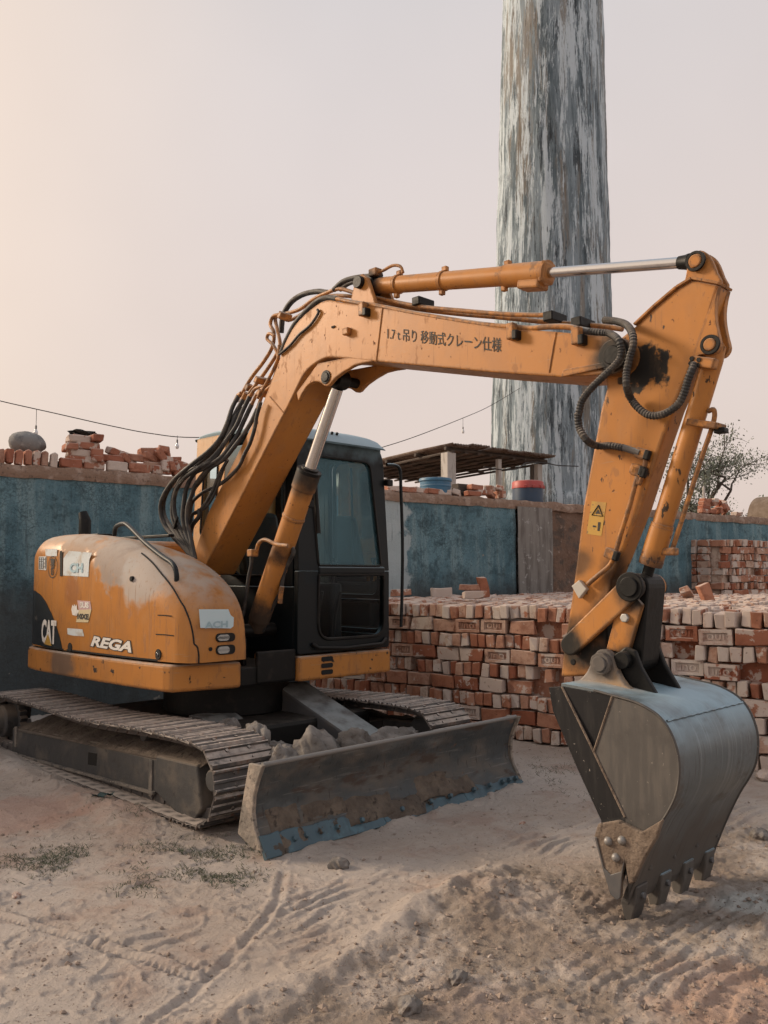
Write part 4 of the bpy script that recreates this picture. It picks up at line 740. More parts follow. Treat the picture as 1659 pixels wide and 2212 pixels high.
M_HOUSE = paint('orange_hood_paint', [dict(k='spot', p=(-2.05, -.90, 1.60), rad=.30, c=(.27, .245, .225), ro=.8, ns=9, na=.7, soft=.3, amt=.85), dict(k='spot', p=(-1.70, -.83, 1.46), rad=.30, c=(.40, .375, .35), ro=.8, ns=6, na=.6, soft=.35, amt=.85), dict(k='spot', p=(-2.62, -.93, 1.64), rad=.26, c=(.30, .215, .155), ro=.8, ns=12, na=.8, soft=.25, amt=.8), dict(s=(60, 60, 2.2), lo=.58, hi=.66, c=(.22, .115, .06), amt=.5), dict(k='spot', p=(-2.62, -.95, 1.30), rad=.16, c=(.30, .125, .05), ns=6, amt=.7)], dust=.97, chips=False, rough=.36)
house = b_.obj('engine_housing', M_HOUSE, EX, smooth=50)
MB().prismz([(-2.75, -.36), (-2.75, .92), (-3.2, .92), (-3.38, .7), (-3.46, .4), (-3.46, -.36)], .864, 1.70).obj('rear_hood', M_ORC, EX, .06, seg=4)
SURF = lambda a, z, d=.002: (a, SIDE(a) - d, z)
def side_patch(pts_az, name, m, d=.002, parent=None):      # thin plate that follows the housing's side
    b_ = MB(); b_.add([SURF(a, z, d) for a, z in pts_az], [tuple(range(len(pts_az)))]); return b_.obj(name, m, parent or house)
def side_strip(az, w, name, m, d=.0015):
    b_ = MB(); pts = smoothpath([(a, 0, z) for a, z in az], 4); up, dn = [], []
    for i, p in enumerate(pts):
        t_ = (pts[min(i + 1, len(pts) - 1)] - pts[max(i - 1, 0)]).normalized(); n_ = Vector((-t_.z, 0, t_.x)) * w / 2; up.append(SURF(p.x + n_.x, p.z + n_.z, d)); dn.append(SURF(p.x - n_.x, p.z - n_.z, d))
    b_.grid([up, dn]); return b_.obj(name, m, house)
M_SEAM = mat('panel_gap', (.010, .010, .010), .9)
def seam_on_profile(bq, a_hi, a_lo, r=.006, name='panel_seam'):
    P_ = [(a, T) for a, T in prof if a_lo <= a <= a_hi or (a > -1.23 and a_hi > -1.21)]; pts = []
    for a, T in P_:
        b0_ = SIDE(a); rz = min(.26, max(T - .862, 0) * .75); rb_ = min(.26, .10 + .3 * max(T - .862, 0)); x = bq(a) - b0_ if callable(bq) else bq - b0_; x = max(x, .0)
        z = T - rz + rz * math.sqrt(max(0, 1 - (1 - min(x, rb_) / rb_) ** 2)); pts.append((a + .0005, b0_ + x, z + .0005))
    MB().tube(pts, r, 6, True).obj(name, M_SEAM, house, smooth=60); return pts
seam_on_profile(lambda a: interp(a, (-1.9, -1.6, -1.35, -1.22, -1.2), (-.78, -.80, -.795, -.77, -.735)), -1.19, -1.95)
side_strip([(-3.38, .885), (-3.0, .868), (-2.2, .868), (-1.5, .868)], .012, 'panel_seam', M_SEAM)
# black rear corner panel with the maker's mark
bp = [q for q in AZ(n5([(178, 885), (300, 925), (420, 1035), (510, 1200), (580, 1400), (630, 1600), (660, 1800), (665, 1960), (400, 1905), (200, 1865)]), -.93)]
M_BLKP = mat('black_panel', (.016, .020, .024), .4, layers=[dict(s=6, lo=.55, hi=.72, c=(.12, .11, .10), ro=.9, amt=.8)])
nb = 14; top = [(-3.5, 1.30), (-3.32, 1.295), (-3.20, 1.27), (-3.08, 1.215), (-2.96, 1.13), (-2.86, 1.03), (-2.79, .94), (-2.755, .88)]
b_ = MB(); aa = np.linspace(-3.6, -2.757, 44); b_.grid([[SURF(a, .872 + (interp(a, [q[0] for q in top], [q[1] for q in top]) - .872) * k / 6, .003) for k in range(7)] for a in aa]); pan = b_.obj('corner_panel', M_BLKP, house, smooth=60)
M_WHITE = mat('white_decal', (.68, .66, .62), .6, layers=[dict(s=14, lo=.52, hi=.7, c=(.45, .40, .35), amt=.7)]); M_DKINK = mat('dark_ink', (.03, .027, .024), .7); M_YEL = mat('yellow_decal', (.46, .27, .045), .6, layers=[dict(s=9, lo=.48, hi=.68, c=(.34, .19, .05)), dict(s=30, lo=.6, hi=.66, c=(.20, .12, .05))]); M_PINK = mat('pink_decal', (.50, .33, .33), .6); M_CREAM = mat('cream_decal', (.55, .46, .28), .6); M_BLUEINK = mat('faded_blue_ink', (.33, .47, .53), .7)
M_PALE = mat('peeling_pale_sticker', (.55, .60, .62), .6, layers=[dict(s=9, lo=.48, hi=.68, c=(.42, .36, .29), amt=.8), dict(s=22, lo=.6, hi=.7, c=(.30, .17, .08), amt=.6)]); M_BLUST = mat('pale_blue_sticker', (.52, .66, .72), .55, layers=[dict(s=7, lo=.5, hi=.75, c=(.62, .68, .70))])
def side_text(s, a, z, size, m, name='lettering', sx=1.0, shear=0, bold=.0, space=1.0, d=.0045, tilt=0, parent=None, rot=0):
    tm = text_mesh(s, size, shear, bold, space); b_ = MB(); cr, sr_ = math.cos(rot), math.sin(rot)
    vs_ = [];
    for v in tm.vertices:
        x, y = v.co.x * sx, v.co.y; x, y = x * cr - y * sr_, x * sr_ + y * cr; vs_.append(SURF(a + x, z + y + x * tilt, d))
    b_.add(vs_, [tuple(p.vertices) for p in tm.polygons]); bpy.data.meshes.remove(tm); return b_.obj(name, m, parent or house)
CT = A1(c1([(318, 1418)])[0], -.945); side_text('CAT', CT[0], CT[1] + .005, .235, M_WHITE, sx=.62, bold=.010, space=.95, d=.006, parent=house)
side_patch([(CT[0] - .075, CT[1] - .085), (CT[0] + .075, CT[1] - .09), (CT[0], CT[1] + .0)], 'triangle_mark', M_YEL, .008)
RG = A1(c1([(700, 1488)])[0], -.93)
side_text('REGA', RG[0], RG[1], .098, M_DKINK, 'lettering_shadow', sx=2.15, shear=.3, bold=.009, d=.003, tilt=-.03); side_text('REGA', RG[0], RG[1], .098, M_WHITE, sx=2.15, shear=.3, bold=.004, d=.005, tilt=-.03)
def az1(pts): return AZ(pts, -.94)
st = side_patch(az1(n5([(720, 350), (1060, 380), (1020, 490), (1005, 768), (625, 745), (632, 470)])), 'sticker', M_PALE, .003); q = A1(n5([(830, 630)])[0], -.94); side_text('CH', q[0], q[1], .09, M_BLUEINK, sx=1.6, bold=.004, d=.006)
side_patch(az1(n5([(325, 320), (530, 320), (525, 435), (335, 435)])), 'sticker', M_PALE, .003); st = side_patch(az1(n5([(207, 440), (347, 440), (347, 662), (207, 650)])), 'sticker', M_PALE, .003)
for k in range(3):
    q = A1(n5([(277, 490 + 60 * k)])[0], -.94); side_text('EEH', q[0], q[1], .045, M_DKINK, 'print_line', sx=2.0, d=.005)
q = A1(n5([(455, 610)])[0], -.94); ov = [(q[0] + .085 * math.cos(th), q[1] + .082 * math.sin(th)) for th in np.linspace(0, 2 * math.pi, 25)]; side_strip(ov, .007, 'oval_mark', M_DKINK, .004); side_text('東', q[0], q[1] + .035, .06, M_DKINK, sx=1.5, bold=.002); side_text('洋', q[0], q[1] - .005, .045, M_DKINK, sx=1.4, bold=.002); side_text('U', q[0], q[1] - .045, .05, M_DKINK, sx=1.3, bold=.003)
sl_ = az1(n5([(597, 350), (597, 755)])); side_strip([sl_[0], ((sl_[0][0] + sl_[1][0]) / 2, (sl_[0][1] + sl_[1][1]) / 2), sl_[1]], .042, 'handle_slot', M_SEAM, .005)
side_patch(az1(n5([(840, 1145), (1030, 1160), (1050, 1290), (860, 1300)])), 'sticker', M_PINK, .003); side_patch(az1(n5([(860, 1300), (1050, 1290), (1000, 1500), (820, 1495)])), 'sticker', M_CREAM, .0032)
q = A1(n5([(945, 1225)])[0], -.94); side_text('SUS', q[0], q[1], .055, M_WHITE, sx=1.5, bold=.003, d=.005); q = A1(n5([(920, 1410)])[0], -.94); side_text('10XE', q[0], q[1], .05, M_DKINK, sx=1.6, bold=.003, d=.005)
hd = az1(n5([(770, 1380), (755, 1290), (770, 1215), (790, 1240), (800, 1205), (818, 1240), (835, 1210), (840, 1290), (870, 1310), (830, 1395)])); side_patch(hd, 'hand_symbol', M_WHITE, .0045)
side_patch(az1(n5([(690, 1590), (915, 1610), (940, 1725), (770, 1710), (695, 1690)])), 'sticker', M_PALE, .003)
for pp in ((725, 1900), (1610, 800)):
    q = A1(n5([pp])[0], -.94); b_ = MB(); b_.cyl(SURF(q[0], q[1], -.02), SURF(q[0], q[1], .004), .035 if pp[0] < 900 else .018, n=18); b_.obj('latch_recess', M_SEAM, house, .003)
q = A1(c1([(988, 1555)])[0], -.90); MB().cyl(SURF(q[0], q[1], -.02), SURF(q[0], q[1], .004), .036, n=18).obj('latch_recess', M_SEAM, house, .003); MB().cyl(SURF(q[0], q[1], 0), SURF(q[0], q[1], .010), .012, n=10).obj('latch', M_CHR, house, .002)
for pp, L_ in (((1040, 1303), .07), ((1040, 1428), .09)):
    q = A1(c1([pp])[0], -.88); side_strip([(q[0] - L_, q[1]), (q[0], q[1] + .001), (q[0] + L_, q[1] - .002)], .007, 'vent_slit', M_SEAM, .002)
# sticker and lamps on the housing's front
FA = -1.2035
def front_poly(px, name, m, d=0.0, parent=None): b_ = MB(); b_.add([(FA + d, pa(p, FA)[1], pa(p, FA)[2]) for p in px], [tuple(range(len(px)))]); return b_.obj(name, m, parent or house)
front_poly(c1([(1275, 1262), (1465, 1262), (1480, 1300), (1500, 1315), (1497, 1372), (1480, 1385), (1285, 1382)]), 'sticker', M_BLUST, .006)
tm = text_mesh('ACH', .075, 0, .003); b_ = MB(); q = pa(c1([(1390, 1362)])[0], FA); b_.add([(FA + .009, q[1] + v.co.x * 1.1, q[2] + v.co.y * .75) for v in tm.vertices], [tuple(p.vertices) for p in tm.polygons]); b_.obj('lettering', M_BLUEINK, house)
M_LENS = mat('lamp_glass', (.35, .38, .40), .12, .6)
def rrect(y0, y1, z0, z1, r, n=5): return [(cx_ + r * math.cos(R(a0 + 90 * k / n)), cz_ + r * math.sin(R(a0 + 90 * k / n))) for cx_, cz_, a0 in ((y1 - r, z1 - r, 0), (y0 + r, z1 - r, 90), (y0 + r, z0 + r, 180), (y1 - r, z0 + r, 270)) for k in range(n + 1)]
for y0_, y1_ in ((1412, 1475), (1487, 1557)):
    q0, q1 = pa(c1([(1387, y1_)])[0], FA), pa(c1([(1510, y0_)])[0], FA); MB().prismx(rrect(q0[1], q1[1], q0[2], q1[2], .028), FA - .01, FA + .006).obj('lamp_recess', M_SEAM, house); lb = MB(); lb.prismx(rrect(q0[1] + .008, q0[1] + .10, q0[2] + .008, q1[2] - .008, .024), FA + .0062, FA + .012); lb.obj('work_lamp', M_LENS, house, .005)
q = pa(c1([(1352, 1518)])[0], FA); MB().cyl((FA, q[1], q[2]), (FA + .006, q[1], q[2]), .013, n=12).obj('lock', M_SEAM, house)
# hand rail, exhaust, tray on the hood
rp = [pb(p, b) for p, b in zip(c1([(735, 790), (745, 735), (790, 712), (830, 730), (930, 830), (1040, 920), (1110, 970), (1135, 1040), (1130, 1130)]), (-.62, -.64, -.66, -.67, -.70, -.74, -.76, -.76, -.745))]
MB().tube(smoothpath(rp, 5), .017, 10).obj('grab_rail', mat('satin_black_rail', (.012, .016, .020), .5, spec=.25, layers=[dict(k='up', lo=.5, hi=.95, c=(.10, .13, .15), amt=.25)]), house, smooth=50)
q = pb(c1([(1112, 1112)])[0], -.75); MB().cyl((q[0], q[1] + .02, q[2] - .02), (q[0] + .01, q[1] - .015, q[2] + .01), .03, n=14).obj('rail_foot', M_BLACKM, house, .004)
ex0 = pb(c1([(545, 770)])[0], -.2); MB().tube([(ex0[0], ex0[1], 1.70), (ex0[0], ex0[1], 1.92), (ex0[0] - .03, ex0[1] - .01, 2.0)], [.055, .055, .04], 16).obj('exhaust_stub', M_BLACKM, house, smooth=50)
q = pb(c1([(640, 775)])[0], -.55); MB().box((q[0], q[1], 1.745), (.26, .16, .014)).obj('tray', M_BLACKM, house, .004); MB().box((q[0] + .5, q[1] + .1, 1.715), (.9, .05, .02)).obj('rubber_strip', M_BLACKM, house, .004)

# ---- cab
CF, CR_ = -1.22, -2.66; CY0, CY1 = .075, .985
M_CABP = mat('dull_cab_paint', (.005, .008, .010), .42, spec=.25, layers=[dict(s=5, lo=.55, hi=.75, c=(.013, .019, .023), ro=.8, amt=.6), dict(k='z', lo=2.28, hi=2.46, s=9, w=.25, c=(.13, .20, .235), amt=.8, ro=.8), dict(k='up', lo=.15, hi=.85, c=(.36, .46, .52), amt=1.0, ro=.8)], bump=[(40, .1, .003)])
M_CABO = paint('cab_orange', [dict(s=3, lo=.45, hi=.65, c=(.50, .36, .22), amt=.6)], base=(.52, .25, .08))
t = NT('dusty_glass'); t.n.remove(t.b); out = t.n['Material Output']; tr = t.node('BsdfTransparent'); tr.inputs[0].default_value = (.74, .90, .95, 1); gl = t.node('BsdfGlossy'); gl.inputs['Roughness'].default_value = .04; gl.inputs[0].default_value = (.62, .88, 1.0, 1); df = t.node('BsdfDiffuse'); df.inputs[0].default_value = (.15, .34, .42, 1)
fr = t.node('Fresnel'); fr.inputs[0].default_value = 1.5; m1 = t.node('MixShader'); m2 = t.node('MixShader'); t.l.new(t.ramp(t.noise((3, 3, 1.2), 6, .7), .35, .65, .14, .30), m1.inputs[0]); t.l.new(tr.outputs[0], m1.inputs[1]); t.l.new(df.outputs[0], m1.inputs[2]); t.l.new(t.math('MULTIPLY', fr.outputs[0], .8), m2.inputs[0]); t.l.new(m1.outputs[0], m2.inputs[1]); t.l.new(gl.outputs[0], m2.inputs[2]); t.l.new(m2.outputs[0], out.inputs[0]); M_GLASS = t.m
t = NT('dirty_lower_glass'); t.n.remove(t.b); out = t.n['Material Output']; tr = t.node('BsdfTransparent'); tr.inputs[0].default_value = (.62, .72, .76, 1); gl = t.node('BsdfGlossy'); gl.inputs['Roughness'].default_value = .12; gl.inputs[0].default_value = (.7, .75, .8, 1); m2 = t.node('MixShader'); fr = t.node('Fresnel'); t.l.new(t.math('MULTIPLY', fr.outputs[0], .45), m2.inputs[0]); t.l.new(tr.outputs[0], m2.inputs[1]); t.l.new(gl.outputs[0], m2.inputs[2]); t.l.new(m2.outputs[0], out.inputs[0]); M_GLASS2 = t.m
t = NT('clear_window_glass'); t.n.remove(t.b); out = t.n['Material Output']; tr = t.node('BsdfTransparent'); tr.inputs[0].default_value = (.85, .97, 1.0, 1); gl = t.node('BsdfGlossy'); gl.inputs['Roughness'].default_value = .05; m2 = t.node('MixShader'); fr = t.node('Fresnel'); t.l.new(fr.outputs[0], m2.inputs[0]); t.l.new(tr.outputs[0], m2.inputs[1]); t.l.new(gl.outputs[0], m2.inputs[2]); t.l.new(m2.outputs[0], out.inputs[0]); M_GLASSC = t.m
def ringplate(outer, hole, to3, th, name, m, parent, bevel=.006):
    # plate between two outlines with equal point counts; to3(u,v,w) places it
    n = len(outer); b_ = MB(); V = [to3(u, v, 0) for u, v in outer] + [to3(u, v, 0) for u, v in hole] + [to3(u, v, th) for u, v in outer] + [to3(u, v, th) for u, v in hole]
    fs = []
    for i in range(n):
        j = (i + 1) % n; fs += [(i, j, n + j, n + i), (2 * n + j, 2 * n + i, 3 * n + i, 3 * n + j), (j, i, 2 * n + i, 2 * n + j), (n + i, n + j, 3 * n + j, 3 * n + i)]
    return b_.add(V, fs).obj(name, m, parent, bevel, smooth=35)
def rq(c, r, n=6):                          # rounded quadrilateral through four corners, anticlockwise from lower left
    out = []; c = [Vector(p) for p in c]
    for i in range(4):
        p, a_, b2 = c[i], c[i - 1], c[(i + 1) % 4]; ra = r if not hasattr(r, '__len__') else r[i]; u_ = (a_ - p).normalized() * ra; v_ = (b2 - p).normalized() * ra
        for k in range(n + 1): t_ = k / n; out.append(tuple(p + u_ * (1 - t_) ** 2 + v_ * t_ ** 2))
    return out
def edge_of(inner, c, r): return rq(c, r, len(inner) // 4 - 1)
fo = [(CY0, .862), (CY1, .862), (.965, 2.44), (.11, 2.44)]
front_up = rq([(.262, 1.49), (.897, 1.49), (.82, 2.30), (.205, 2.30)], (.03, .03, .07, .07)); front_lo = rq([(.262, .955), (.925, .955), (.927, 1.425), (.262, 1.425)], (.12, .12, .02, .02))
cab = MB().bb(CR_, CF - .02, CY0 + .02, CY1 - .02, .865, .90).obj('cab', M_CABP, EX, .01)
f3 = lambda u, v, w: (CF - .06 * max(0, (v - 1.45)) ** 1.2 - w, u, v)
ringplate(rq([(CY0, 1.455), (CY1, 1.455), (.968, 2.45), (.095, 2.45)], (.01, .01, .16, .12)), front_up, f3, .05, 'front_frame', M_CABP, cab); ringplate(rq([(CY0, .862), (CY1, .862), (CY1, 1.453), (CY0, 1.453)], (.02, .02, .01, .01)), front_lo, f3, .05, 'front_frame', M_CABP, cab)
def pane(poly, to3, name, m): b_ = MB(); n = len(poly); b_.add([to3(u, v, .012) for u, v in poly], [tuple(range(n))]); return b_.obj(name, m, cab)
def seal(poly, to3, r=.010): return MB().tube([to3(u, v, -.002) for u, v in poly + poly[:1]], r, 6, False).obj('window_seal', M_BLACKM, cab, smooth=60)
pane(front_up, f3, 'windscreen', M_GLASS); pane(front_lo, f3, 'lower_window', M_GLASS2); seal(front_up, f3); seal(front_lo, f3, .012)
MB().bb(CF - .03, CF + .012, .262, .93, 1.43, 1.485).obj('transom', M_CABP, cab, .01)
# far (door) side, near side, rear
zr = lambda a: interp(a, (CR_, -2.3, -1.5, CF), (2.58, 2.58, 2.52, 2.42))
s3 = lambda y: (lambda u, v, w: (u, y(v) + w, v))
def sidewall(y, holes, m, th, name):
    for (u0, u1), (z0, z1), h in holes:
        if h is None: MB().add([], []) ; b_ = MB(); b_.add([(u0, y(z0), z0), (u1, y(z0), z0), (u1, y(z1), z1), (u0, y(z1), z1), (u0, y(z0) + th, z0), (u1, y(z0) + th, z0), (u1, y(z1) + th, z1), (u0, y(z1) + th, z1)], [(0, 1, 2, 3), (7, 6, 5, 4), (0, 4, 5, 1), (1, 5, 6, 2), (2, 6, 7, 3), (3, 7, 4, 0)]); b_.obj(name, m, cab, .006); continue
        o_ = edge_of(h, [(u0, z0), (u1, z0), (u1, z1), (u0, z1)], .01); ringplate(o_, h, s3(y), th, name, m, cab); pane(h, s3(y), 'side_window', M_GLASSC); seal(h, s3(y))
yr = lambda z: CY0 + .03 * max(0, z - 1.4); yl = lambda z: CY1 - .02 * max(0, z - 1.4)
sidewall(yr, [((-2.20, CF - .055), (.865, 1.34), None), ((-2.20, CF - .075), (1.342, 2.44), rq([(-2.08, 1.42), (-1.36, 1.42), (-1.42, 2.30), (-2.08, 2.30)], .07))], M_CABP, .035, 'cab_side')
sidewall(yr, [((CR_ + .03, -2.202), (.865, 1.60), None), ((CR_ + .03, -2.202), (1.602, 2.56), rq([(-2.52, 1.74), (-2.30, 1.74), (-2.30, 2.42), (-2.50, 2.42)], .06))], M_CABO, .035, 'rear_quarter')
sidewall(yl, [((CR_ + .03, CF - .055), (.865, .96), None), ((CR_ + .03, -1.952), (.962, 1.20), None), ((-1.95, CF - .06), (.962, 1.23), rq([(-1.88, 1.0), (-1.30, 1.0), (-1.30, 1.21), (-1.88, 1.21)], .05)), ((-1.95, CF - .075), (1.232, 2.44), rq([(-1.90, 1.27), (-1.32, 1.27), (-1.37, 2.36), (-1.90, 2.36)], .08)), ((CR_ + .03, -1.952), (1.202, 2.50), rq([(-2.55, 1.55), (-2.08, 1.55), (-2.08, 2.30), (-2.55, 2.30)], .08))], M_CABP, -.035, 'cab_side')
r3 = lambda u, v, w: (CR_ + w, u, v); rh = rq([(.22, 1.50), (.86, 1.50), (.84, 2.40), (.24, 2.40)], .09); ringplate(edge_of(rh, [(CY0 + .036, .865), (CY1 - .036, .865), (CY1 - .06, 2.56), (CY0 + .07, 2.56)], .02), rh, r3, .04, 'rear_wall', M_CABO, cab); pane(rh, r3, 'rear_window', M_GLASSC); seal(rh, r3)
rows = []
for a in np.linspace(CF - .01, CR_ - .01, 22):
    e_ = min(1, (CF - .01 - a) / .16); e2_ = min(1, (a - CR_ + .01) / .12); z1_ = interp(a, (CR_, -2.4, -1.5, CF), (2.60, 2.615, 2.55, 2.475)); dz_ = .06 * (1 - math.sqrt(max(0, 1 - (1 - e_) ** 2))) + .07 * (1 - math.sqrt(max(0, 1 - (1 - e2_) ** 2))); row = []
    zb_ = zr(a) - .02
    for k in range(17): th = math.pi * k / 16; row.append((a, .535 - .42 * math.copysign(abs(math.cos(th)) ** .28, math.cos(th)), zb_ + (z1_ - dz_ - zb_) * abs(math.sin(th)) ** .5))
    rows.append(row)
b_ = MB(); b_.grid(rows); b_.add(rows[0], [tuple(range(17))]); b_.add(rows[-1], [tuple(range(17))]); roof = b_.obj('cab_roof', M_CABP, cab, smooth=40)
for y_ in (.45, .50): MB().cyl((-1.30, y_, 2.49), (-1.288, y_, 2.50), .011, n=8).obj('roof_bolt', M_BLACKM, roof)
# inside
seat = MB(); seat.bb(-2.25, -1.75, .30, .74, 1.20, 1.34); seat.obj('seat', M_DARKIN, cab, .05); MB().prism([(-2.30, 1.32), (-2.16, 1.32), (-2.30, 1.95), (-2.40, 1.95)], .32, .72).obj('seat_back', M_DARKIN, cab, .04)
for y_ in (.28, .78): MB().bb(-2.1, -1.6, y_ - .06, y_ + .06, .90, 1.36).obj('control_box', M_DARKIN, cab, .03); MB().tube([(-1.66, y_, 1.36), (-1.63, y_, 1.50), (-1.63, y_, 1.56)], [.012, .012, .022], 8).obj('joystick', M_DARKIN, cab, smooth=50)
for y_ in (.42, .6): MB().tube([(-1.45, y_, .90), (-1.42, y_, 1.12), (-1.36, y_, 1.3)], .012, 8).obj('travel_lever', M_DARKIN, cab, smooth=50)
MB().tube([(-1.30, .68, 1.50), (-1.31, .66, 2.25)], .010, 6).obj('wiper', M_BLACKM, cab)
# grab bar at the door, wiper bracket
hb = [pa(p, -1.24) for p in c5([(1288, 370), (1350, 375), (1383, 410), (1388, 520), (1400, 900), (1398, 1250), (1390, 1530)])]; MB().tube(smoothpath(hb, 5), .013, 8).obj('door_grab_bar', M_CABP, cab, smooth=60)
q = pa(c5([(1300, 500)])[0], -1.24); MB().box((q[0], q[1], q[2]), (.05, .06, .05)).obj('mirror_bracket', M_BLACKM, cab, .008)
MB().tube([(CF + .01, .20, .93), (CF + .03, .24, .90), (CF + .035, .5, .885), (CF + .03, .88, .895), (CF + .01, .94, .93)], .014, 8).obj('front_step_bar', M_BLACKM, cab, smooth=60)
b_ = MB(); b_.prismz([(-1.20, .075), (-1.20, .985), (-1.75, .985), (-1.75, .075)], .672, .848); b_.obj('cab_skirt', M_SKIRT, EX, .018)
for k in range(3):
    z_ = .705 + .047 * k; MB().prismx(rrect(.275, .385, z_, z_ + .034, .014), -1.2015, -1.196).obj('vent_slot', M_SEAM, EX)
MB().bb(-1.27, -1.235, -.26, .073, .685, .90).obj('front_cover', M_BLACKM, EX, .01)

# ---- boom
bup = c2([(330, 1659), (690, 940), (790, 680), (830, 560), (900, 430), (1000, 330), (1100, 270), (1200, 285)]) + c3([(90, 320), (620, 410), (830, 425)])
blo = c3([(850, 620), (560, 600), (70, 555)]) + c2([(1150, 640), (1080, 650), (1000, 700), (950, 760), (900, 860), (830, 1000), (490, 1659)])
UP, LO = AZ(bup, NB), AZ(blo, NB); foot = AZ(c5([(10, 1030)]), NB)[0]; fd = (LO[-1][0] - LO[-2][0], LO[-1][1] - LO[-2][1]); fl = math.hypot(*fd); fd = (fd[0] / fl, fd[1] / fl)
FP = (LO[-1][0] + fd[0] * .52 - .06, LO[-1][1] + fd[1] * .52 + .06)
M_BOOM = paint('boom_orange', [gp(PIV, NB, .16, ns=9), dict(s=(2, 2, 2), lo=.6, hi=.8, c=(.42, .20, .07), amt=.5)])
tip = arc(PIV[0], PIV[1], .088, 62, -100, 12)
foot_arc = arc(FP[0], FP[1], .10, 290, 130, 8)
def dens(P_, n=3): return [(v.x, v.z) for v in smoothpath([(p[0], 0, p[1]) for p in P_], n)]
kup = UP[:2] + dens(UP[1:8], 3)[1:-1] + UP[7:]
boom_poly = kup + tip + dens(LO[:2], 1) + [LO[2]] + dens(LO[2:10], 3)[1:] + LO[10:] + foot_arc
boom = MB().prism(boom_poly, NB, NB + .30).obj('boom', M_BOOM, EX, .008, seg=2)
def on_boom(n, d=.003): q = pb(n, NB - d); return (q[0], NB - d, q[2])
wl1 = c3([(92, 322), (64, 556)]); wl2 = c3([(835, 428), (805, 602)])
for q in (wl1, wl2): MB().tube([on_boom(q[0], 0), on_boom(q[1], 0)], .0055, 6).obj('weld_bead', M_BOOM, boom)
MB().tube([on_boom(c2([(740, 890)])[0], 0), on_boom(c2([(825, 990)])[0], 0)], .005, 6).obj('weld_bead', M_BOOM, boom)
gus = AZ(c3([(870, 590), (1040, 560), (1060, 580), (860, 622)]), NB); MB().prism(gus, NB - .012, NB).obj('gusset', M_BOOM, boom, .004)
t0, t1 = pb(c3([(112, 438)])[0], NB), pb(c3([(600, 490)])[0], NB); tl = math.hypot(t1[0] - t0[0], t1[2] - t0[2]); td = ((t1[0] - t0[0]) / tl, (t1[2] - t0[2]) / tl)
tm = text_mesh('1.7 t 吊り 移動式クレーン仕様', 1.0, 0.0, .0, 1.0); xs_ = [v.co.x for v in tm.vertices]; x0_, x1_ = min(xs_), max(xs_); k_ = tl / (x1_ - x0_); kz = k_ * 1.22
b_ = MB()
for q_, (ox_, oy_) in enumerate(((0, 0), (.020, 0), (0, .016), (.020, .016))): b_.add([(t0[0] + td[0] * (v.co.x - x0_ + ox_) * k_, NB - .0015 - .0003 * q_, t0[2] + td[1] * (v.co.x - x0_) * k_ + (v.co.y + oy_) * kz) for v in tm.vertices], [tuple(p.vertices) for p in tm.polygons])
b_; b_.obj('lettering', M_DKINK, boom)
brk = AZ(c2([(920, 920), (970, 830), (1020, 795), (1060, 800), (1090, 822), (1120, 815), (1160, 770), (1280, 690), (1400, 665)]), NB); brk = dens(brk, 2) + [(brk[-1][0] - .05, brk[-1][1] + .06), (brk[0][0] + .2, brk[0][1] + .22), (brk[0][0] - .02, brk[0][1] + .06)]
CP = A1(c2([(1100, 765)])[0], NB)
for bb_ in (NB + .001, NB + .269): MB().prism(brk, bb_, bb_ + .03).obj('cylinder_bracket', M_BOOM, boom, .006)
cylpin('bracket_pin', CP, NB - .012, NB + .312, .032, M_BLACKM, boom); cylpin('pin_washer', CP, NB - .006, NB - .001, .045, M_BLACKM, boom)
cylpin('boom_tip_pin', PIV, NB - .02, NB + .32, .045, M_BLACKM, boom); cylpin('pin_boss', PIV, NB - .010, NB - .001, .075, M_BOOM, boom, 28)
lug = on_boom(c2([(1245, 475)])[0]); MB().box((lug[0], lug[1] - .015, lug[2]), (.05, .035, .045)).obj('lug', M_BOOM, boom, .006); lug = on_boom(c2([(1147, 442)])[0]); MB().box((lug[0], lug[1], lug[2]), (.03, .008, .012)).obj('drain_slot', M_SEAM, boom)
# pipes and clamps on the boom
def pipe(pts, bs, r, m, name='hydraulic_pipe', n=8, parent=None, sm=5): return MB().tube(smoothpath(P3(pts, bs), sm), r, n).obj(name, m, parent or boom, smooth=60)
pth = c2([(555, 880), (620, 770), (700, 665), (755, 570), (765, 480), (742, 425), (765, 372), (830, 360), (930, 330), (1020, 265), (1110, 222), (1190, 198), (1300, 228), (1450, 262)]) + c3([(250, 318), (420, 335), (600, 350), (760, 355), (830, 352)])
pipe(pth, lin(-.16, -.10, 8) + [-.10] * (len(pth) - 8), .0135, M_PIPE)
pth = c2([(605, 870), (690, 760), (770, 640), (805, 560), (785, 450), (775, 390), (800, 362), (860, 400), (960, 350), (1040, 285), (1120, 245), (1250, 245), (1400, 275)]) + c3([(250, 330), (420, 350), (600, 365), (800, 385), (1000, 400), (1120, 415)])
pipe(pth, lin(-.19, -.04, 8) + [-.03] * (len(pth) - 8), .0135, M_PIPE)
pth = c2([(735, 860), (770, 760), (795, 650), (765, 565), (722, 520), (735, 485), (770, 500)]); pipe(pth, -.20, .012, M_PIPE)
pth = c2([(660, 900), (720, 800), (790, 650), (800, 560)]); pipe(pth, -.23, .012, M_PIPE)
pth = c2([(815, 605), (850, 520), (905, 420), (980, 335), (1050, 275), (1110, 255), (1170, 262)]); pipe(pth, NB + .015, .019, M_RUB, 'hydraulic_hose')
pth = c2([(1170, 262), (1300, 290), (1450, 312)]) + c3([(240, 350), (450, 385), (560, 400), (640, 405), (720, 412), (800, 405), (880, 405), (930, 415), (985, 425)]); pipe(pth, NB + .012, .015, M_PIPE)
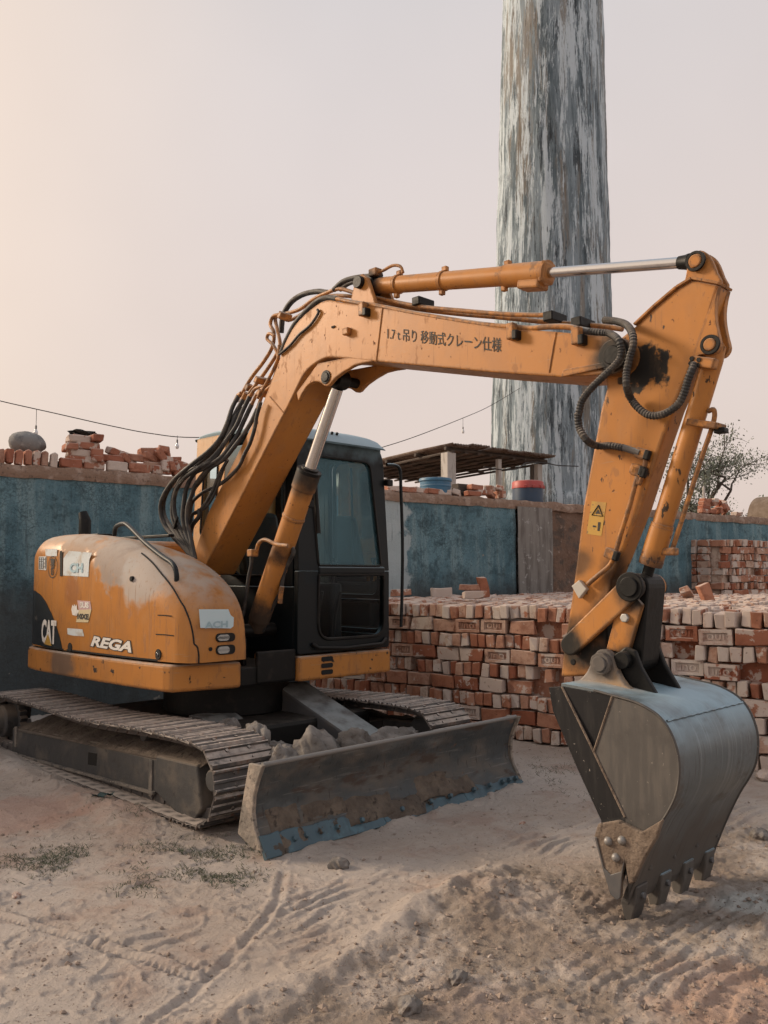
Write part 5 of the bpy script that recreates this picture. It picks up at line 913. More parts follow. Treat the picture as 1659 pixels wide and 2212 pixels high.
pth = c2([(812, 480), (825, 370), (875, 285), (950, 235), (1040, 215), (1110, 222)]); pipe(pth, -.02, .020, M_RUB, 'hydraulic_hose')
pth = c2([(1150, 205), (1210, 152), (1290, 126), (1400, 115), (1455, 110)]); pipe(pth, -.10, .018, M_RUB, 'hydraulic_hose'); pth = c2([(1190, 205), (1240, 168), (1300, 150), (1380, 145)]); pipe(pth, .0, .015, M_RUB, 'hydraulic_hose')
pth = c2([(1045, 330), (1050, 355), (1000, 430), (930, 490), (870, 560), (800, 620)]); pipe(pth, NB - .012, .009, M_RUB, 'grease_line')
for pp, b_c in ((c3([(8, 330)])[0], NB), (c3([(645, 425)])[0], NB), (c3([(925, 445)])[0], NB)):
    q = pb(pp, b_c - .02); MB().box((q[0], q[1], q[2]), (.045, .045, .085)).obj('pipe_clamp', M_PIPE, boom, .006); MB().box((q[0] + .03, q[1], q[2] - .025), (.03, .05, .05)).obj('pipe_clamp', M_BLACKM, boom, .006)
for pp in ((830, 365), (265, 300), (950, 390)):
    q = pb(c3([pp])[0], -.06); MB().box((q[0], q[1], q[2] - .005), (.06, .14, .05)).obj('pipe_clamp', M_BLACKM, boom, .006)
for pp, w_ in (((690, 790), .16), ((700, 870), .14), ((820, 370), .1), ((800, 680), .10), ((590, 830), .05)):
    q = pb(c2([pp])[0], -.2); MB().box((q[0], q[1] + .02, q[2]), (.05, w_, .035), Matrix.Rotation(-.9, 3, 'Y')).obj('pipe_clamp', M_PIPE, boom, .006)
# ---- loose hoses behind the boom
def hose(pts, bs, r=.0145): pth = smoothpath(P3(pts, bs), 7); return MB().tube(pth, [r * (1 + .05 * (i % 2)) for i in range(len(pth))], 8).obj('hydraulic_hose', M_RUB, EX, smooth=70)
H = lambda pts: n4(pts)
def hb_(n, m=-.42, e=-.36, s=-.17): k = n // 2; return lin(s, m, k) + lin(m, e, n - k)
for pts, m in (([(895, 95), (830, 220), (770, 400), (690, 560), (560, 700), (380, 840), (200, 1000), (85, 1180), (62, 1330), (110, 1490), (230, 1640), (330, 1740), (410, 1850)], -.44),
        ([(945, 135), (870, 270), (790, 440), (700, 590), (560, 740), (400, 870), (250, 965), (150, 1090), (95, 1230), (100, 1370), (170, 1500), (270, 1640), (370, 1760), (420, 1850)], -.40),
        ([(1020, 95), (940, 260), (870, 420), (760, 580), (640, 760), (500, 850), (330, 920), (240, 1060), (195, 1200), (190, 1380), (240, 1540), (330, 1700), (420, 1850)], -.40),
        ([(1040, 180), (960, 350), (880, 520), (800, 640), (700, 760), (540, 860), (420, 930), (340, 1080), (310, 1250), (300, 1400), (330, 1560), (390, 1720), (430, 1850)], -.38),
        ([(1100, 230), (1030, 380), (940, 520), (850, 640), (740, 770), (560, 890), (440, 1040), (390, 1170), (350, 1300), (350, 1460), (390, 1640), (432, 1840)], -.36),
        ([(930, 220), (860, 330), (800, 480), (730, 620), (600, 770), (430, 890), (300, 990), (220, 1130), (205, 1290), (240, 1450), (320, 1620), (415, 1845)], -.42)):
    hose(H(pts), hb_(len(pts), m), .0165)
for pts, bq in (([(1020, 95), (1090, 10)], -.19), ([(1040, 180), (1120, 40)], -.21), ([(1100, 230), (1165, 60)], -.22)): pipe(n4(pts) + c2([(770, 800), (800, 690)]), bq, .013, M_PIPE)
for pts in ([(930, 70), (895, 95), (868, 150)], [(980, 60), (945, 135), (925, 170)], [(1045, 55), (1020, 95), (1000, 140)]): MB().tube(P3(n4(pts), -.165), .02, 8).obj('hose_fitting', M_PIPE, boom, smooth=60)
hose(H([(1135, 160), (1095, 300), (1070, 440), (1020, 600), (960, 720), (900, 850), (780, 980), (660, 1060), (540, 1115), (450, 1180), (395, 1250), (370, 1400)]), NB - .035, .0135)
hose(H([(780, 780), (690, 940), (610, 1130), (500, 1300), (400, 1370), (385, 1520)]), -.30, .012); hose(H([(760, 800), (700, 980), (640, 1140), (560, 1270), (470, 1340), (395, 1365)]), -.29, .010); hose(H([(700, 780), (600, 870), (500, 1000), (420, 1110), (370, 1290), (360, 1500)]), -.33, .011)
hose(H([(480, 1300), (470, 1390), (410, 1470), (380, 1560)]), -.30, .016)
q = pb(n4([(225, 1455)])[0], -.43); MB().box(q, (.02, .02, .20), Matrix.Rotation(1.2, 3, 'Y') @ Matrix.Rotation(.4, 3, 'X')).obj('hose_strap', M_BLACKM, EX, .004)

# ---- boom cylinder
BCY = BC - .03; cf0 = A1(c5([(350, 1550)])[0], BCY); ce = A1(c5([(685, 395)])[0], BCY); dv = (CP[0] - cf0[0], CP[1] - cf0[1]); Lc = math.hypot(*dv); dv = (dv[0] / Lc, dv[1] / Lc)
lb = (ce[0] - cf0[0]) * dv[0] + (ce[1] - cf0[1]) * dv[1]; at_c = lambda s, o=0: (cf0[0] + dv[0] * s - dv[1] * o, BCY, cf0[1] + dv[1] * s + dv[0] * o)
M_CYLB = paint('cylinder_orange', [dict(k='spot', p=at_c(lb), rad=.22, c=(.035, .026, .02), ro=.7, ns=8), dict(k='spot', p=at_c(.62), rad=.14, c=(.05, .03, .02), ro=.7), dict(k='spot', p=at_c(.05), rad=.3, c=(.05, .035, .025), ro=.8)], dust=.5)
b_ = MB(); b_.tube([at_c(s) for s in (0, .08, .081, lb * .72, lb * .721, lb * .735, lb * .736, lb * .90, lb * .901, lb)], [.06, .07, .076, .076, .081, .081, .076, .076, .084, .084], 28); bcy = b_.obj('boom_cylinder', M_CYLB, EX, .003, smooth=35)
MB().cyl(at_c(lb), at_c(Lc - .06), .041, n=24).obj('piston_rod', M_CHR, bcy, smooth=40); MB().tube([at_c(lb - .002), at_c(lb + .02), at_c(lb + .021), at_c(lb + .035)], [.086, .086, .06, .06], 24).obj('rod_seal', M_BLACKM, bcy, smooth=35); MB().cyl((CP[0], BCY - .045, CP[1]), (CP[0], BCY + .045, CP[1]), .062, n=20).obj('rod_eye', M_BLACKM, bcy, .004, smooth=40); cylpin('foot_pin', cf0, BCY - .16, BCY + .16, .045, M_BLACKM, bcy)
def cpipe(pts, b, r, m, name): return MB().tube(smoothpath(P3(c5(pts), b), 5), r, 8).obj(name, m, bcy, smooth=60)
cpipe([(335, 995), (355, 990), (370, 940), (395, 912), (430, 908), (500, 940), (585, 950)], -.26, .014, M_PIPE, 'hydraulic_pipe'); cpipe([(320, 1000), (320, 1080), (300, 1180), (285, 1300), (260, 1450)], -.25, .013, M_RUB, 'hydraulic_hose'); cpipe([(600, 940), (620, 1000), (560, 1120), (535, 1240), (520, 1300), (440, 1440), (400, 1560)], -.10, .015, M_RUB, 'hydraulic_hose')
cpipe([(585, 950), (600, 860), (650, 720), (720, 560), (770, 430)], -.06, .011, M_BLACKM, 'hydraulic_pipe'); cpipe([(770, 420), (780, 560), (790, 700), (800, 860)], .02, .016, M_BLACKM, 'hydraulic_hose'); cpipe([(540, 1240), (530, 1300), (525, 1360)], -.12, .017, M_PIPE, 'hose_fitting')
q = pb(c5([(330, 1000)])[0], -.27); MB().box(q, (.06, .06, .05)).obj('pipe_clamp', M_PIPE, bcy, .006); q = pb(c5([(730, 650)])[0], -.06); MB().box(q, (.05, .05, .05)).obj('pipe_clamp', M_BLACKM, bcy, .006)

# ---- arm cylinder on top of the boom
a0, a1 = A1(c3([(45, 232)])[0], BC), A1(n3([(1210, 250)])[0], BC); sv = (a1[0] - a0[0], a1[1] - a0[1]); La = math.hypot(*sv); sv = (sv[0] / La, sv[1] / La); on_a = lambda s, o=0, y=0: (a0[0] + sv[0] * s - sv[1] * o, BC + y, a0[1] + sv[1] * s + sv[0] * o)
g_end = A1(c3([(800, 188)])[0], BC); lg = (g_end[0] - a0[0]) * sv[0] + (g_end[1] - a0[1]) * sv[1]
M_CYLA = paint('arm_cylinder_orange', [dict(k='spot', p=on_a(0), rad=.18, c=(.05, .03, .02), ro=.7), dict(s=10, lo=.6, hi=.7, c=(.10, .055, .03), amt=.7)], dust=.35)
b_ = MB(); b_.tube([on_a(s) for s in (.03, .08, .081, lg - .28, lg - .279, lg - .03, lg - .029, lg)], [.045, .05, .052, .054, .063, .063, .066, .066], 28); acy = b_.obj('arm_cylinder', M_CYLA, EX, .003, smooth=35)
MB().cyl(on_a(lg), on_a(La - .07), .0265, n=24).obj('piston_rod', M_CHR, acy, smooth=40); MB().tube([on_a(La - .085), on_a(La - .05), on_a(La - .03)], [.030, .034, .040], 18).obj('rod_eye', M_BLACKM, acy, .003, smooth=40); MB().cyl((a0[0], BC - .05, a0[1]), (a0[0], BC + .05, a0[1]), .062, n=20).obj('base_eye', M_BLACKM, acy, .006, smooth=40)
for s in (.24, .62, lg - .28): MB().tube([on_a(s - .012), on_a(s + .012)], [.060, .060], 24).obj('band_clamp', M_CYLA, acy, .002, smooth=35); MB().box(on_a(s, .068), (.035, .03, .03)).obj('clamp_lug', M_CYLA, acy, .004); MB().box(on_a(s, -.068), (.03, .03, .03)).obj('clamp_lug', M_CYLA, acy, .004)
MB().box(on_a(lg - .09, -.06), (.14, .10, .05), Matrix.Rotation(-math.atan2(sv[1], sv[0]), 3, 'Y')).obj('port_block', M_CYLA, acy, .01); MB().box(on_a(lg - .01, 0), (.035, .115, .115), Matrix.Rotation(-math.atan2(sv[1], sv[0]), 3, 'Y')).obj('gland_block', M_CYLA, acy, .02)
for y_ in (-.10, .07): MB().prism([(a0[0] - .10, a0[1] - .12), (a0[0] + .14, a0[1] - .17), (a0[0] + .06, a0[1] + .02), (a0[0] + .02, a0[1] + .055), (a0[0] - .04, a0[1] + .045), (a0[0] - .06, a0[1])], BC + y_, BC + y_ + .03).obj('cylinder_bracket', M_BOOM, boom, .006)
cylpin('base_pin', a0, BC - .13, BC + .13, .04, M_BLACKM, acy)
pp = [on_a(.06, .075, -.03), on_a(.12, .085, -.03), on_a(.20, .11, -.03), on_a(.27, .10, -.03), on_a(.30, .06, -.03)]; MB().tube(smoothpath(pp, 4), .010, 8).obj('hydraulic_pipe', M_PIPE, acy, smooth=60); MB().box(on_a(.05, .075, -.03), (.07, .06, .05)).obj('port_block', M_CYLA, acy, .008)

# ---- stick
SL = AZ(n3([(690, 800), (860, 640), (1050, 480), (1175, 405), (1405, 450)]), NS); SR = AZ(n3([(1330, 700), (1200, 1075)]) + crop(2200, 1400, 1.3367)([(545, 250), (465, 480), (375, 760), (268, 1030), (225, 1130)]) + c4([(590, 1050), (600, 1330), (560, 1390)]), NS); SLL = AZ(c4([(290, 1400), (320, 1150), (360, 900), (400, 600), (440, 270), (490, 0)]) + n3([(395, 1500), (440, 1340)]), NS)
BKP = A1(c4([(575, 1310)])[0], BC - .17); LKP = A1(c4([(390, 1185)])[0], NS); TP = A1(n3([(1210, 250)])[0], NS); CPB = A1(n3([(1335, 965)])[0], NS)
M_STICK = paint('stick_orange', [gp((PIV[0] + .10, PIV[1] - .05), NS, .135, ns=16, soft=.22, na=.9), gp(LKP, NS, .16, ns=10), gp((BKP[0] - .05, BKP[1]), NS, .17, ns=10), gp((LKP[0] + .18, LKP[1] + .12), NS, .16, ns=9), gp(A1(c4([(420, 640)])[0], NS), NS, .10, ns=9, amt=.7), gp(A1(c4([(680, 720)])[0], NS), NS, .13, ns=9, amt=.8), dict(s=(30, 30, 14), lo=.64, hi=.67, c=(.06, .035, .025))])
stick_poly = SL + SR + SLL + [(PIV[0] - .10, PIV[1] - .06), (PIV[0] - .085, PIV[1] + .05), (PIV[0] - .02, PIV[1] + .10)]
stick = MB().prism(stick_poly, NS, NS + .12).obj('stick', M_STICK, EX, .014, seg=3)
flg = [q for q in SL]; b_ = MB()
for (p0_, p1_) in zip(SL, SL[1:]):
    dx, dz = p1_[0] - p0_[0], p1_[1] - p0_[1]; l_ = math.hypot(dx, dz); nx, nz_ = -dz / l_ * .012, dx / l_ * .012; b_.add([(p0_[0], NS - .012, p0_[1]), (p1_[0], NS - .012, p1_[1]), (p1_[0] + nx, NS - .012, p1_[1] + nz_), (p0_[0] + nx, NS - .012, p0_[1] + nz_), (p0_[0], NS + .132, p0_[1]), (p1_[0], NS + .132, p1_[1]), (p1_[0] + nx, NS + .132, p1_[1] + nz_), (p0_[0] + nx, NS + .132, p0_[1] + nz_)], [(0, 1, 2, 3), (7, 6, 5, 4), (3, 2, 6, 7), (0, 4, 5, 1), (1, 5, 6, 2), (0, 3, 7, 4)])
b_.obj('top_flange', M_STICK, stick, .002)
ear = AZ(n3([(1040, 500), (1095, 420), (1115, 330), (1125, 250), (1160, 180), (1230, 146), (1290, 172), (1335, 235), (1375, 340), (1410, 445), (1180, 420)]), NS); ear2 = AZ(n3([(1405, 455), (1385, 540), (1372, 650), (1378, 760), (1400, 870), (1418, 950), (1400, 1005), (1360, 1040), (1290, 1045), (1240, 1050), (1205, 1075), (1180, 1060), (1300, 720)]), NS)
for y_, m_ in ((NS + .012, M_STICK), (NS + .078, M_STICK)): MB().prism(dens(ear, 2), y_, y_ + .030).obj('cylinder_ear', m_, stick, .005)
for y_, m_ in ((NS - .002, M_STICK), (NS + .090, M_STICK)): MB().prism(dens(ear2, 2), y_, y_ + .032).obj('cylinder_ear', m_, stick, .005)
for p_, r_ in ((TP, .030), (CPB, .028)):
    cylpin('pin', p_, NS - .016, NS + .14, r_, M_OR, stick)
    b_ = MB(); b_.grid([[(p_[0] + rr_ * math.cos(th), yy_, p_[1] + rr_ * math.sin(th)) for rr_, yy_ in ((r_ + .003, NS - .003), (r_ + .003, NS - .013), (r_ + .015, NS - .013), (r_ + .017, NS - .003))] for th in np.linspace(0, 2 * math.pi, 25)]); b_.obj('pin_ring', M_BLACKM, stick, smooth=40)
cylpin('link_pin', LKP, NS - .05, NS + .17, .036, M_BLACKM, stick); q = A1(c4([(375, 1300)])[0], NS); cylpin('stick_hole', q, NS - .003, NS + .01, .016, M_SEAM, stick)
# warning decal
wq = P3(c4([(497, 240), (593, 250), (560, 472), (462, 455)]), NS - .003); b_ = MB(); b_.add([(q[0], NS - .0015, q[2]) for q in wq], [(0, 1, 2, 3)]); dec = b_.obj('warning_decal', M_YEL, stick)
def flat_on_stick(px, name, m, d=.003): b_ = MB(); b_.add([(pb(p, NS - d)[0], NS - d, pb(p, NS - d)[2]) for p in px], [tuple(range(len(px)))]); return b_.obj(name, m, dec)
tri = P3(c4([(542, 268), (568, 340), (498, 332)]), NS - .003); MB().tube([(q[0], NS - .003, q[2]) for q in tri + tri[:1]], .0032, 6).obj('warning_triangle', M_DKINK, dec); flat_on_stick(c4([(540, 295), (552, 325), (520, 322)]), 'warning_symbol', M_DKINK); flat_on_stick(c4([(540, 378), (556, 380), (548, 438), (534, 436)]), 'figure_symbol', M_DKINK); flat_on_stick(c4([(505, 400), (526, 403), (524, 414), (503, 411)]), 'arrow_symbol', M_DKINK)
# pipe along the stick with clamps, corrugated hoses over the joint
def spipe(pts, b, r, m, name='hydraulic_pipe'): return MB().tube(smoothpath(P3(pts, b), 5), r, 8).obj(name, m, stick, smooth=60)
spipe(c3([(1120, 922), (1160, 935), (1195, 945)]), NS - .03, .016, M_STEEL, 'hose_fitting'); spipe(c3([(1215, 955), (1215, 1000), (1190, 1080)]) + c4([(800, 80), (745, 280), (700, 420), (665, 540), (640, 620), (610, 670), (540, 730), (470, 790)]), NS - .022, .012, M_PIPE)
for pp in (c3([(1205, 950)])[0], c3([(1190, 1025)])[0], c4([(630, 590)])[0], c4([(800, 35)])[0]): q = pb(pp, NS - .018); MB().box(q, (.065, .04, .05), Matrix.Rotation(.35, 3, 'Y')).obj('pipe_clamp', M_PIPE, stick, .008); MB().box((q[0] + .03, q[1] - .012, q[2] - .01), (.028, .03, .045), Matrix.Rotation(.35, 3, 'Y')).obj('clamp_bolt', M_BLACKM, stick, .006)
wp = P3(c4([(370, 800), (420, 760), (470, 820), (420, 885)]), NS - .02); b_ = MB(); b_.add([(q[0], NS - .030, q[2]) for q in wp] + [(q[0], NS - .002, q[2]) for q in wp], [(0, 1, 2, 3), (7, 6, 5, 4), (0, 4, 5, 1), (1, 5, 6, 2), (2, 6, 7, 3), (3, 7, 4, 0)]); b_.obj('blanking_plate', mat('pale_bare_plate', (.42, .40, .36), .6), stick, .004)
def corr(pts, bs, r, fr=.0065):
    P_ = smoothpath(P3(pts, bs), 40); out = [P_[0]]; acc = 0
    for p, q in zip(P_, P_[1:]):
        acc += (q - p).length
        if acc >= fr: out.append(q); acc = 0
    return MB().tube(out, [r * (1.0 if i % 2 else .84) for i in range(len(out))], 12).obj('corrugated_hose', M_RUB, EX, smooth=20)
corr(n3([(290, 850), (380, 858), (470, 870), (540, 920), (568, 1000), (560, 1080), (505, 1150), (400, 1250), (300, 1350), (230, 1450), (205, 1560)]) + c3([(928, 780), (935, 840), (965, 890), (1010, 915), (1070, 915), (1130, 925)]), [NB + .01] * 3 + [NB - .05] * 4 + [NB - .06] * 5 + [NB - .05] * 2 + [NS - .03] * 3, .0185)
corr(n3([(420, 752), (520, 762), (610, 792), (660, 860), (672, 960), (640, 1080), (615, 1200), (615, 1320), (650, 1420), (710, 1500), (790, 1560), (870, 1572), (970, 1540), (1060, 1470), (1110, 1370), (1140, 1270), (1170, 1190), (1200, 1120)]), [-.12, -.15, -.2, NB - .03] + [NB - .055] * 4 + [NS - .05] * 9 + [NS - .03], .0185)
spipe(n3([(290, 850), (240, 842), (170, 830)]), NB + .01, .017, M_STEEL, 'hose_fitting'); q = pb(n3([(1290, 1120)])[0], NS - .01); MB().box(q, (.10, .05, .045), Matrix.Rotation(.3, 3, 'Y')).obj('port_block', M_STICK, stick, .006)
for pp in ((1180, 1085), (1240, 1095), (1170, 1125), (1230, 1140)): q = pb(n3([pp])[0], NS - .03); MB().cyl((q[0], q[1] - .01, q[2]), (q[0], q[1] + .01, q[2]), .011, n=6).obj('flange_bolt', M_BLACKM, stick)

# ---- bucket cylinder and linkage
LB = BC; e0 = A1(n3([(1335, 965)])[0], NS); tl_ = A1(c4([(775, 805)])[0], NS - .03); e1_ = (tl_[0] + .0, tl_[1] + .0); ev = (e1_[0] - e0[0], e1_[1] - e0[1]); Le = math.hypot(*ev); ev = (ev[0] / Le, ev[1] / Le); on_e = lambda s, o=0, y=0: (e0[0] + ev[0] * s - ev[1] * o, LB + y, e0[1] + ev[1] * s + ev[0] * o)
bend = A1(c4([(905, 670)])[0], LB); ls = (bend[0] - e0[0]) * ev[0] + (bend[1] - e0[1]) * ev[1]
b_ = MB(); b_.tube([on_e(s) for s in (-.01, .05, .051, ls - .20, ls - .199, ls - .185, ls - .184, ls - .03, ls - .029, ls)], [.04, .045, .046, .047, .052, .052, .054, .054, .056, .054], 26)
kcy = b_.obj('bucket_cylinder', paint('bucket_cylinder_orange', [dict(s=(22, 22, 9), lo=.60, hi=.64, c=(.05, .035, .025), ro=.8), dict(k='spot', p=on_e(ls), rad=.10, c=(.08, .045, .03))], dust=.3), EX, .003, smooth=35)
MB().cyl(on_e(ls), on_e(Le), .026, n=20).obj('piston_rod', M_BLACKM, kcy, smooth=40); MB().cyl(on_e(Le, 0, -.05), on_e(Le, 0, .05), .06, n=20).obj('rod_eye', M_BLACKM, kcy, .006, smooth=40)
MB().tube(smoothpath([on_e(.28, .05, -.0), on_e(.27, .075, 0), on_e(.33, .09, 0), on_e(.5, .085, 0), on_e(ls - .16, .082, 0), on_e(ls - .09, .08, 0)], 5), .0115, 8).obj('hydraulic_pipe', M_PIPE, kcy, smooth=60); MB().box(on_e(ls - .09, .072), (.07, .05, .035)).obj('port_block', M_PIPE, kcy, .008); MB().box(on_e(.34, .06), (.14, .11, .03), Matrix.Rotation(.25, 3, 'Y')).obj('pipe_clamp', M_PIPE, kcy, .006); MB().box(on_e(.35, .135), (.05, .05, .025)).obj('clamp_bolt', M_BLACKM, kcy, .006)
def link_plate(p, q, rp_, rq_, w0_, w1_, name, m, mid=None):
    d = (q[0] - p[0], q[1] - p[1]); l_ = math.hypot(*d); th = math.degrees(math.atan2(d[1], d[0])); poly = arc(p[0], p[1], rp_, th + 90, th + 270, 10) + arc(q[0], q[1], rq_, th - 90, th + 90, 10); return MB().prism(poly, w0_, w1_).obj(name, m, EX, .008)
M_LINK = paint('link_orange', [gp(tl_, NS - .05, .13, ns=10), gp(LKP, NS - .05, .12, ns=10)], dust=.5)
link_plate(tl_, LKP, .058, .050, NS - .055, NS - .02, 'tipping_link', M_LINK); link_plate(tl_, LKP, .058, .050, NS + .14, NS + .175, 'tipping_link', M_LINK)
H2 = A1(c4([(735, 1285)])[0], BC - .10)
M_HL = paint('bucket_link_orange', [gp(tl_, BC - .09, .16, ns=10), gp(H2, BC - .09, .10, ns=10), gp((tl_[0] + .03, tl_[1] - .22), BC - .09, .10, ns=10, amt=.6)], dust=.8)
hl = link_plate((tl_[0] + .0, tl_[1]), H2, .062, .055, BC - .07, BC + .095, 'bucket_link', M_BLACKM); MB().prism(AZ(c4([(655, 960), (790, 880), (830, 925), (735, 1255), (590, 1215)]), BC - .10), BC - .098, BC - .072).obj('link_plate', M_HL, hl, .006); q = A1(c4([(723, 1010)])[0], BC - .095); cylpin('link_bolt', q, BC - .115, BC - .095, .022, mat('bright_nut', (.45, .45, .43), .45, .4), hl, 6)
cylpin('top_link_pin', tl_, NS - .085, NS + .205, .046, M_BLACKM, hl); cylpin('pin_collar', tl_, NS - .075, NS - .056, .068, M_BLACKM, hl)

# ---- bucket
KB0, KB1 = -.47, .30
outl = AZ(c8([(320, 412), (480, 442), (660, 490), (800, 530), (900, 580), (970, 635), (1030, 720), (1075, 840), (1090, 950), (1083, 1060), (1060, 1150), (1015, 1240), (960, 1330), (880, 1500), (800, 1700), (768, 1795)]), KB0); outl = dens(outl, 3)
fe = AZ(c8([(225, 440), (240, 600), (400, 980), (560, 1300), (552, 1400), (600, 1600), (640, 1720)]), KB0); lip = (1.618, .055); outl[-1] = (outl[-1][0], outl[-1][1])
KA, KC, KD, KE = [A1(c8([p])[0], KB0) for p in ((335, 432), (660, 492), (540, 850), (740, 1270))]
M_BKT = mat('scoured_bucket_steel', (.12, .15, .168), .36, .55, layers=[dict(s=(5, 1.5, 2.0), lo=.40, hi=.62, c=(.16, .185, .20), ro=.5), dict(s=(14, 3, 3), lo=.55, hi=.70, c=(.10, .085, .07), ro=.8, nm=1, amt=.8), dict(s=(2, 55, 2), lo=.56, hi=.62, c=(.24, .27, .29), amt=.5), dict(k='z', ax=2, lo=.52, hi=.22, s=(3, 9, 3), w=.35, c=(.095, .082, .070), amt=.9, ro=.8, nm=1), dict(s=(3, 80, 3), lo=.60, hi=.64, c=(.05, .046, .044), amt=.6), dict(k='up', lo=.05, hi=.75, c=(.30, .43, .51), amt=.85, ro=.55, nm=1, s=3), dict(k='spot', p=(1.40, -.15, .95), rad=.26, c=(.40, .34, .28), ro=.9, nm=1, ns=6)], bump=[(30, .15, .005), ((6, 90, 90), .10, .002)])  # up layer paints a blue sky sheen into the upward-facing steel
M_BKS = mat('dusty_bucket_side', (.085, .080, .076), .55, .25, layers=[dict(s=(30, 3, 4), lo=.45, hi=.65, c=(.115, .105, .096), ro=.8), dict(s=5, lo=.5, hi=.72, c=(.07, .065, .062)), dict(s=40, lo=.66, hi=.70, c=(.20, .18, .16))], bump=[(60, .12, .002)])
M_BKD = mat('shaded_bucket_cheek', (.012, .012, .014), .6, .1, spec=.3, layers=[dict(s=(22, 3, 4), lo=.5, hi=.7, c=(.024, .023, .024)), dict(s=50, lo=.67, hi=.70, c=(.28, .26, .24))])  # near-black paints in the shade of cheek faces turned away
M_BKM = mat('earth_caked_steel', (.14, .105, .080), .95, layers=[dict(s=9, lo=.42, hi=.62, c=(.20, .155, .12)), dict(s=22, lo=.58, hi=.68, c=(.07, .052, .042))], bump=[(22, .9, .02)])
thk = .020; nn = len(outl); inn = []
for i, p in enumerate(outl):
    q0_, q1_ = outl[max(i - 1, 0)], outl[min(i + 1, nn - 1)]; dx, dz = q1_[0] - q0_[0], q1_[1] - q0_[1]; l_ = math.hypot(dx, dz); inn.append((p[0] + dz / l_ * thk, p[1] - dx / l_ * thk))
ys = np.linspace(KB0 + .012, KB1 - .012, 18); b_ = MB(); b_.grid([[(p[0], y, p[1]) for p in outl] + [(p[0], y, p[1]) for p in inn[::-1]] for y in ys], True); b_.add([(p[0], ys[0], p[1]) for p in outl + inn[::-1]], [tuple(range(2 * nn))]); b_.add([(p[0], ys[-1], p[1]) for p in outl + inn[::-1]], [tuple(range(2 * nn))])
bucket = b_.obj('bucket', M_BKT, EX, smooth=35)
b_ = MB(); wseam = [(outl[i], i) for i in range(nn)]; k_ = min(range(nn), key=lambda i: abs(outl[i][0] - 1.845) + (0 if outl[i][1] > .78 else 9)); sp = outl[k_]; MB().tube([(sp[0] + .002, y, sp[1] + .002 + .0015 * math.sin(y * 90)) for y in np.linspace(KB0 + .02, KB1 - .02, 60)], .0055, 6).obj('weld_bead', M_BKT, bucket, smooth=60)
lower = outl[-1]
for sgn_, y0_ in ((-1, KB0), (1, KB1)):
    yin = y0_ - sgn_ * .014; ins = .030
    full = [KA] + [p for p in outl if p[0] > KC[0] - .001 or p[1] < .8] ; main = [KC] + [p for p in outl if (p[0] > KC[0] + .01 or p[1] < .85)] + [A1(c8([(745, 1650)])[0], KB0), KE, KD]
    MB().prism(main, *sorted((y0_, yin))).obj('side_plate', M_BKS, bucket, .004)
    def facet(pts, depth, name, m):          # cheek plate bent inwards towards the mouth
        b_ = MB(); n = len(pts); b_.add([(p[0], y0_ - sgn_ * d_, p[1]) for p, d_ in zip(pts, depth)] + [(p[0], yin - sgn_ * d_ - sgn_ * .006, p[1]) for p, d_ in zip(pts, depth)], [tuple(range(n)), tuple(range(2 * n - 1, n - 1, -1))] + [(i, (i + 1) % n, (i + 1) % n + n, i + n) for i in range(n)]); return b_.obj(name, m, bucket, .002)
    facet([KA, outl[6], KC, KD], [.0, .0, .001, .012], 'cheek_gusset', M_BKD)
    low2 = A1(c8([(560, 1300)])[0], KB0); lowb, lowc, lowd = A1(c8([(600, 1600)])[0], KB0), A1(c8([(700, 1720)])[0], KB0), A1(c8([(765, 1560)])[0], KB0); facet([fe[0], KA, KD, KE, lowd, lowc, lowb, low2, fe[2], fe[1]], [.028, .0, .002, .001, .002, .004, .020, .030, .045, .045], 'cheek_plate', M_BKD)
    MB().tube([(p[0], y0_ + sgn_ * .001, p[1]) for p in (KA, KD, KE)], .0055, 6).obj('weld_bead', M_BKM, bucket, smooth=50); MB().tube([(p[0], y0_ + sgn_ * .001, p[1]) for p in (KD, KC)], .0055, 6).obj('weld_bead', M_BKM, bucket, smooth=50)
    MB().tube([(p[0], y0_ + sgn_ * .0005, p[1]) for p in outl[4:]], .006, 6).obj('edge_bead', M_BKS, bucket, smooth=60)
    sc = AZ(c8([(547, 1392), (640, 1345), (760, 1330), (820, 1400), (790, 1500), (745, 1560), (722, 1640), (715, 1790), (690, 1800), (650, 1765), (600, 1600)] if sgn_ > 0 else [(547, 1392), (572, 1312), (700, 1290), (850, 1365), (985, 1285), (950, 1400), (870, 1535), (800, 1690), (770, 1700), (745, 1560), (722, 1640), (715, 1790), (690, 1800), (650, 1765), (600, 1600)]), KB0 - .02); MB().prism(sc, *sorted((y0_ + sgn_ * .003, y0_ + sgn_ * .030))).obj('side_cutter', M_BKM, bucket, .006)
    ed = AZ(c8([(545, 1395), (560, 1400), (610, 1600), (650, 1640), (715, 1620), (742, 1530), (722, 1660), (712, 1790), (690, 1803), (648, 1765), (598, 1600)]), KB0 - .03); MB().prism(ed, *sorted((y0_ + sgn_ * .0305, y0_ + sgn_ * .036))).obj('cutter_edge', M_STEEL, bucket, .004)
    for pp in ((632, 1425), (720, 1420), (682, 1530)):
        q = A1(c8([pp])[0], KB0 - .03); MB().steps((q[0], y0_ + sgn_ * .02, q[1]), (q[0], y0_ + sgn_ * .048, q[1]), [(0, .019), (.5, .019), (.9, .012), (1, .006)], 12).obj('cutter_bolt', mat('worn_bolt', (.26, .25, .24), .5, .4), bucket, smooth=40)
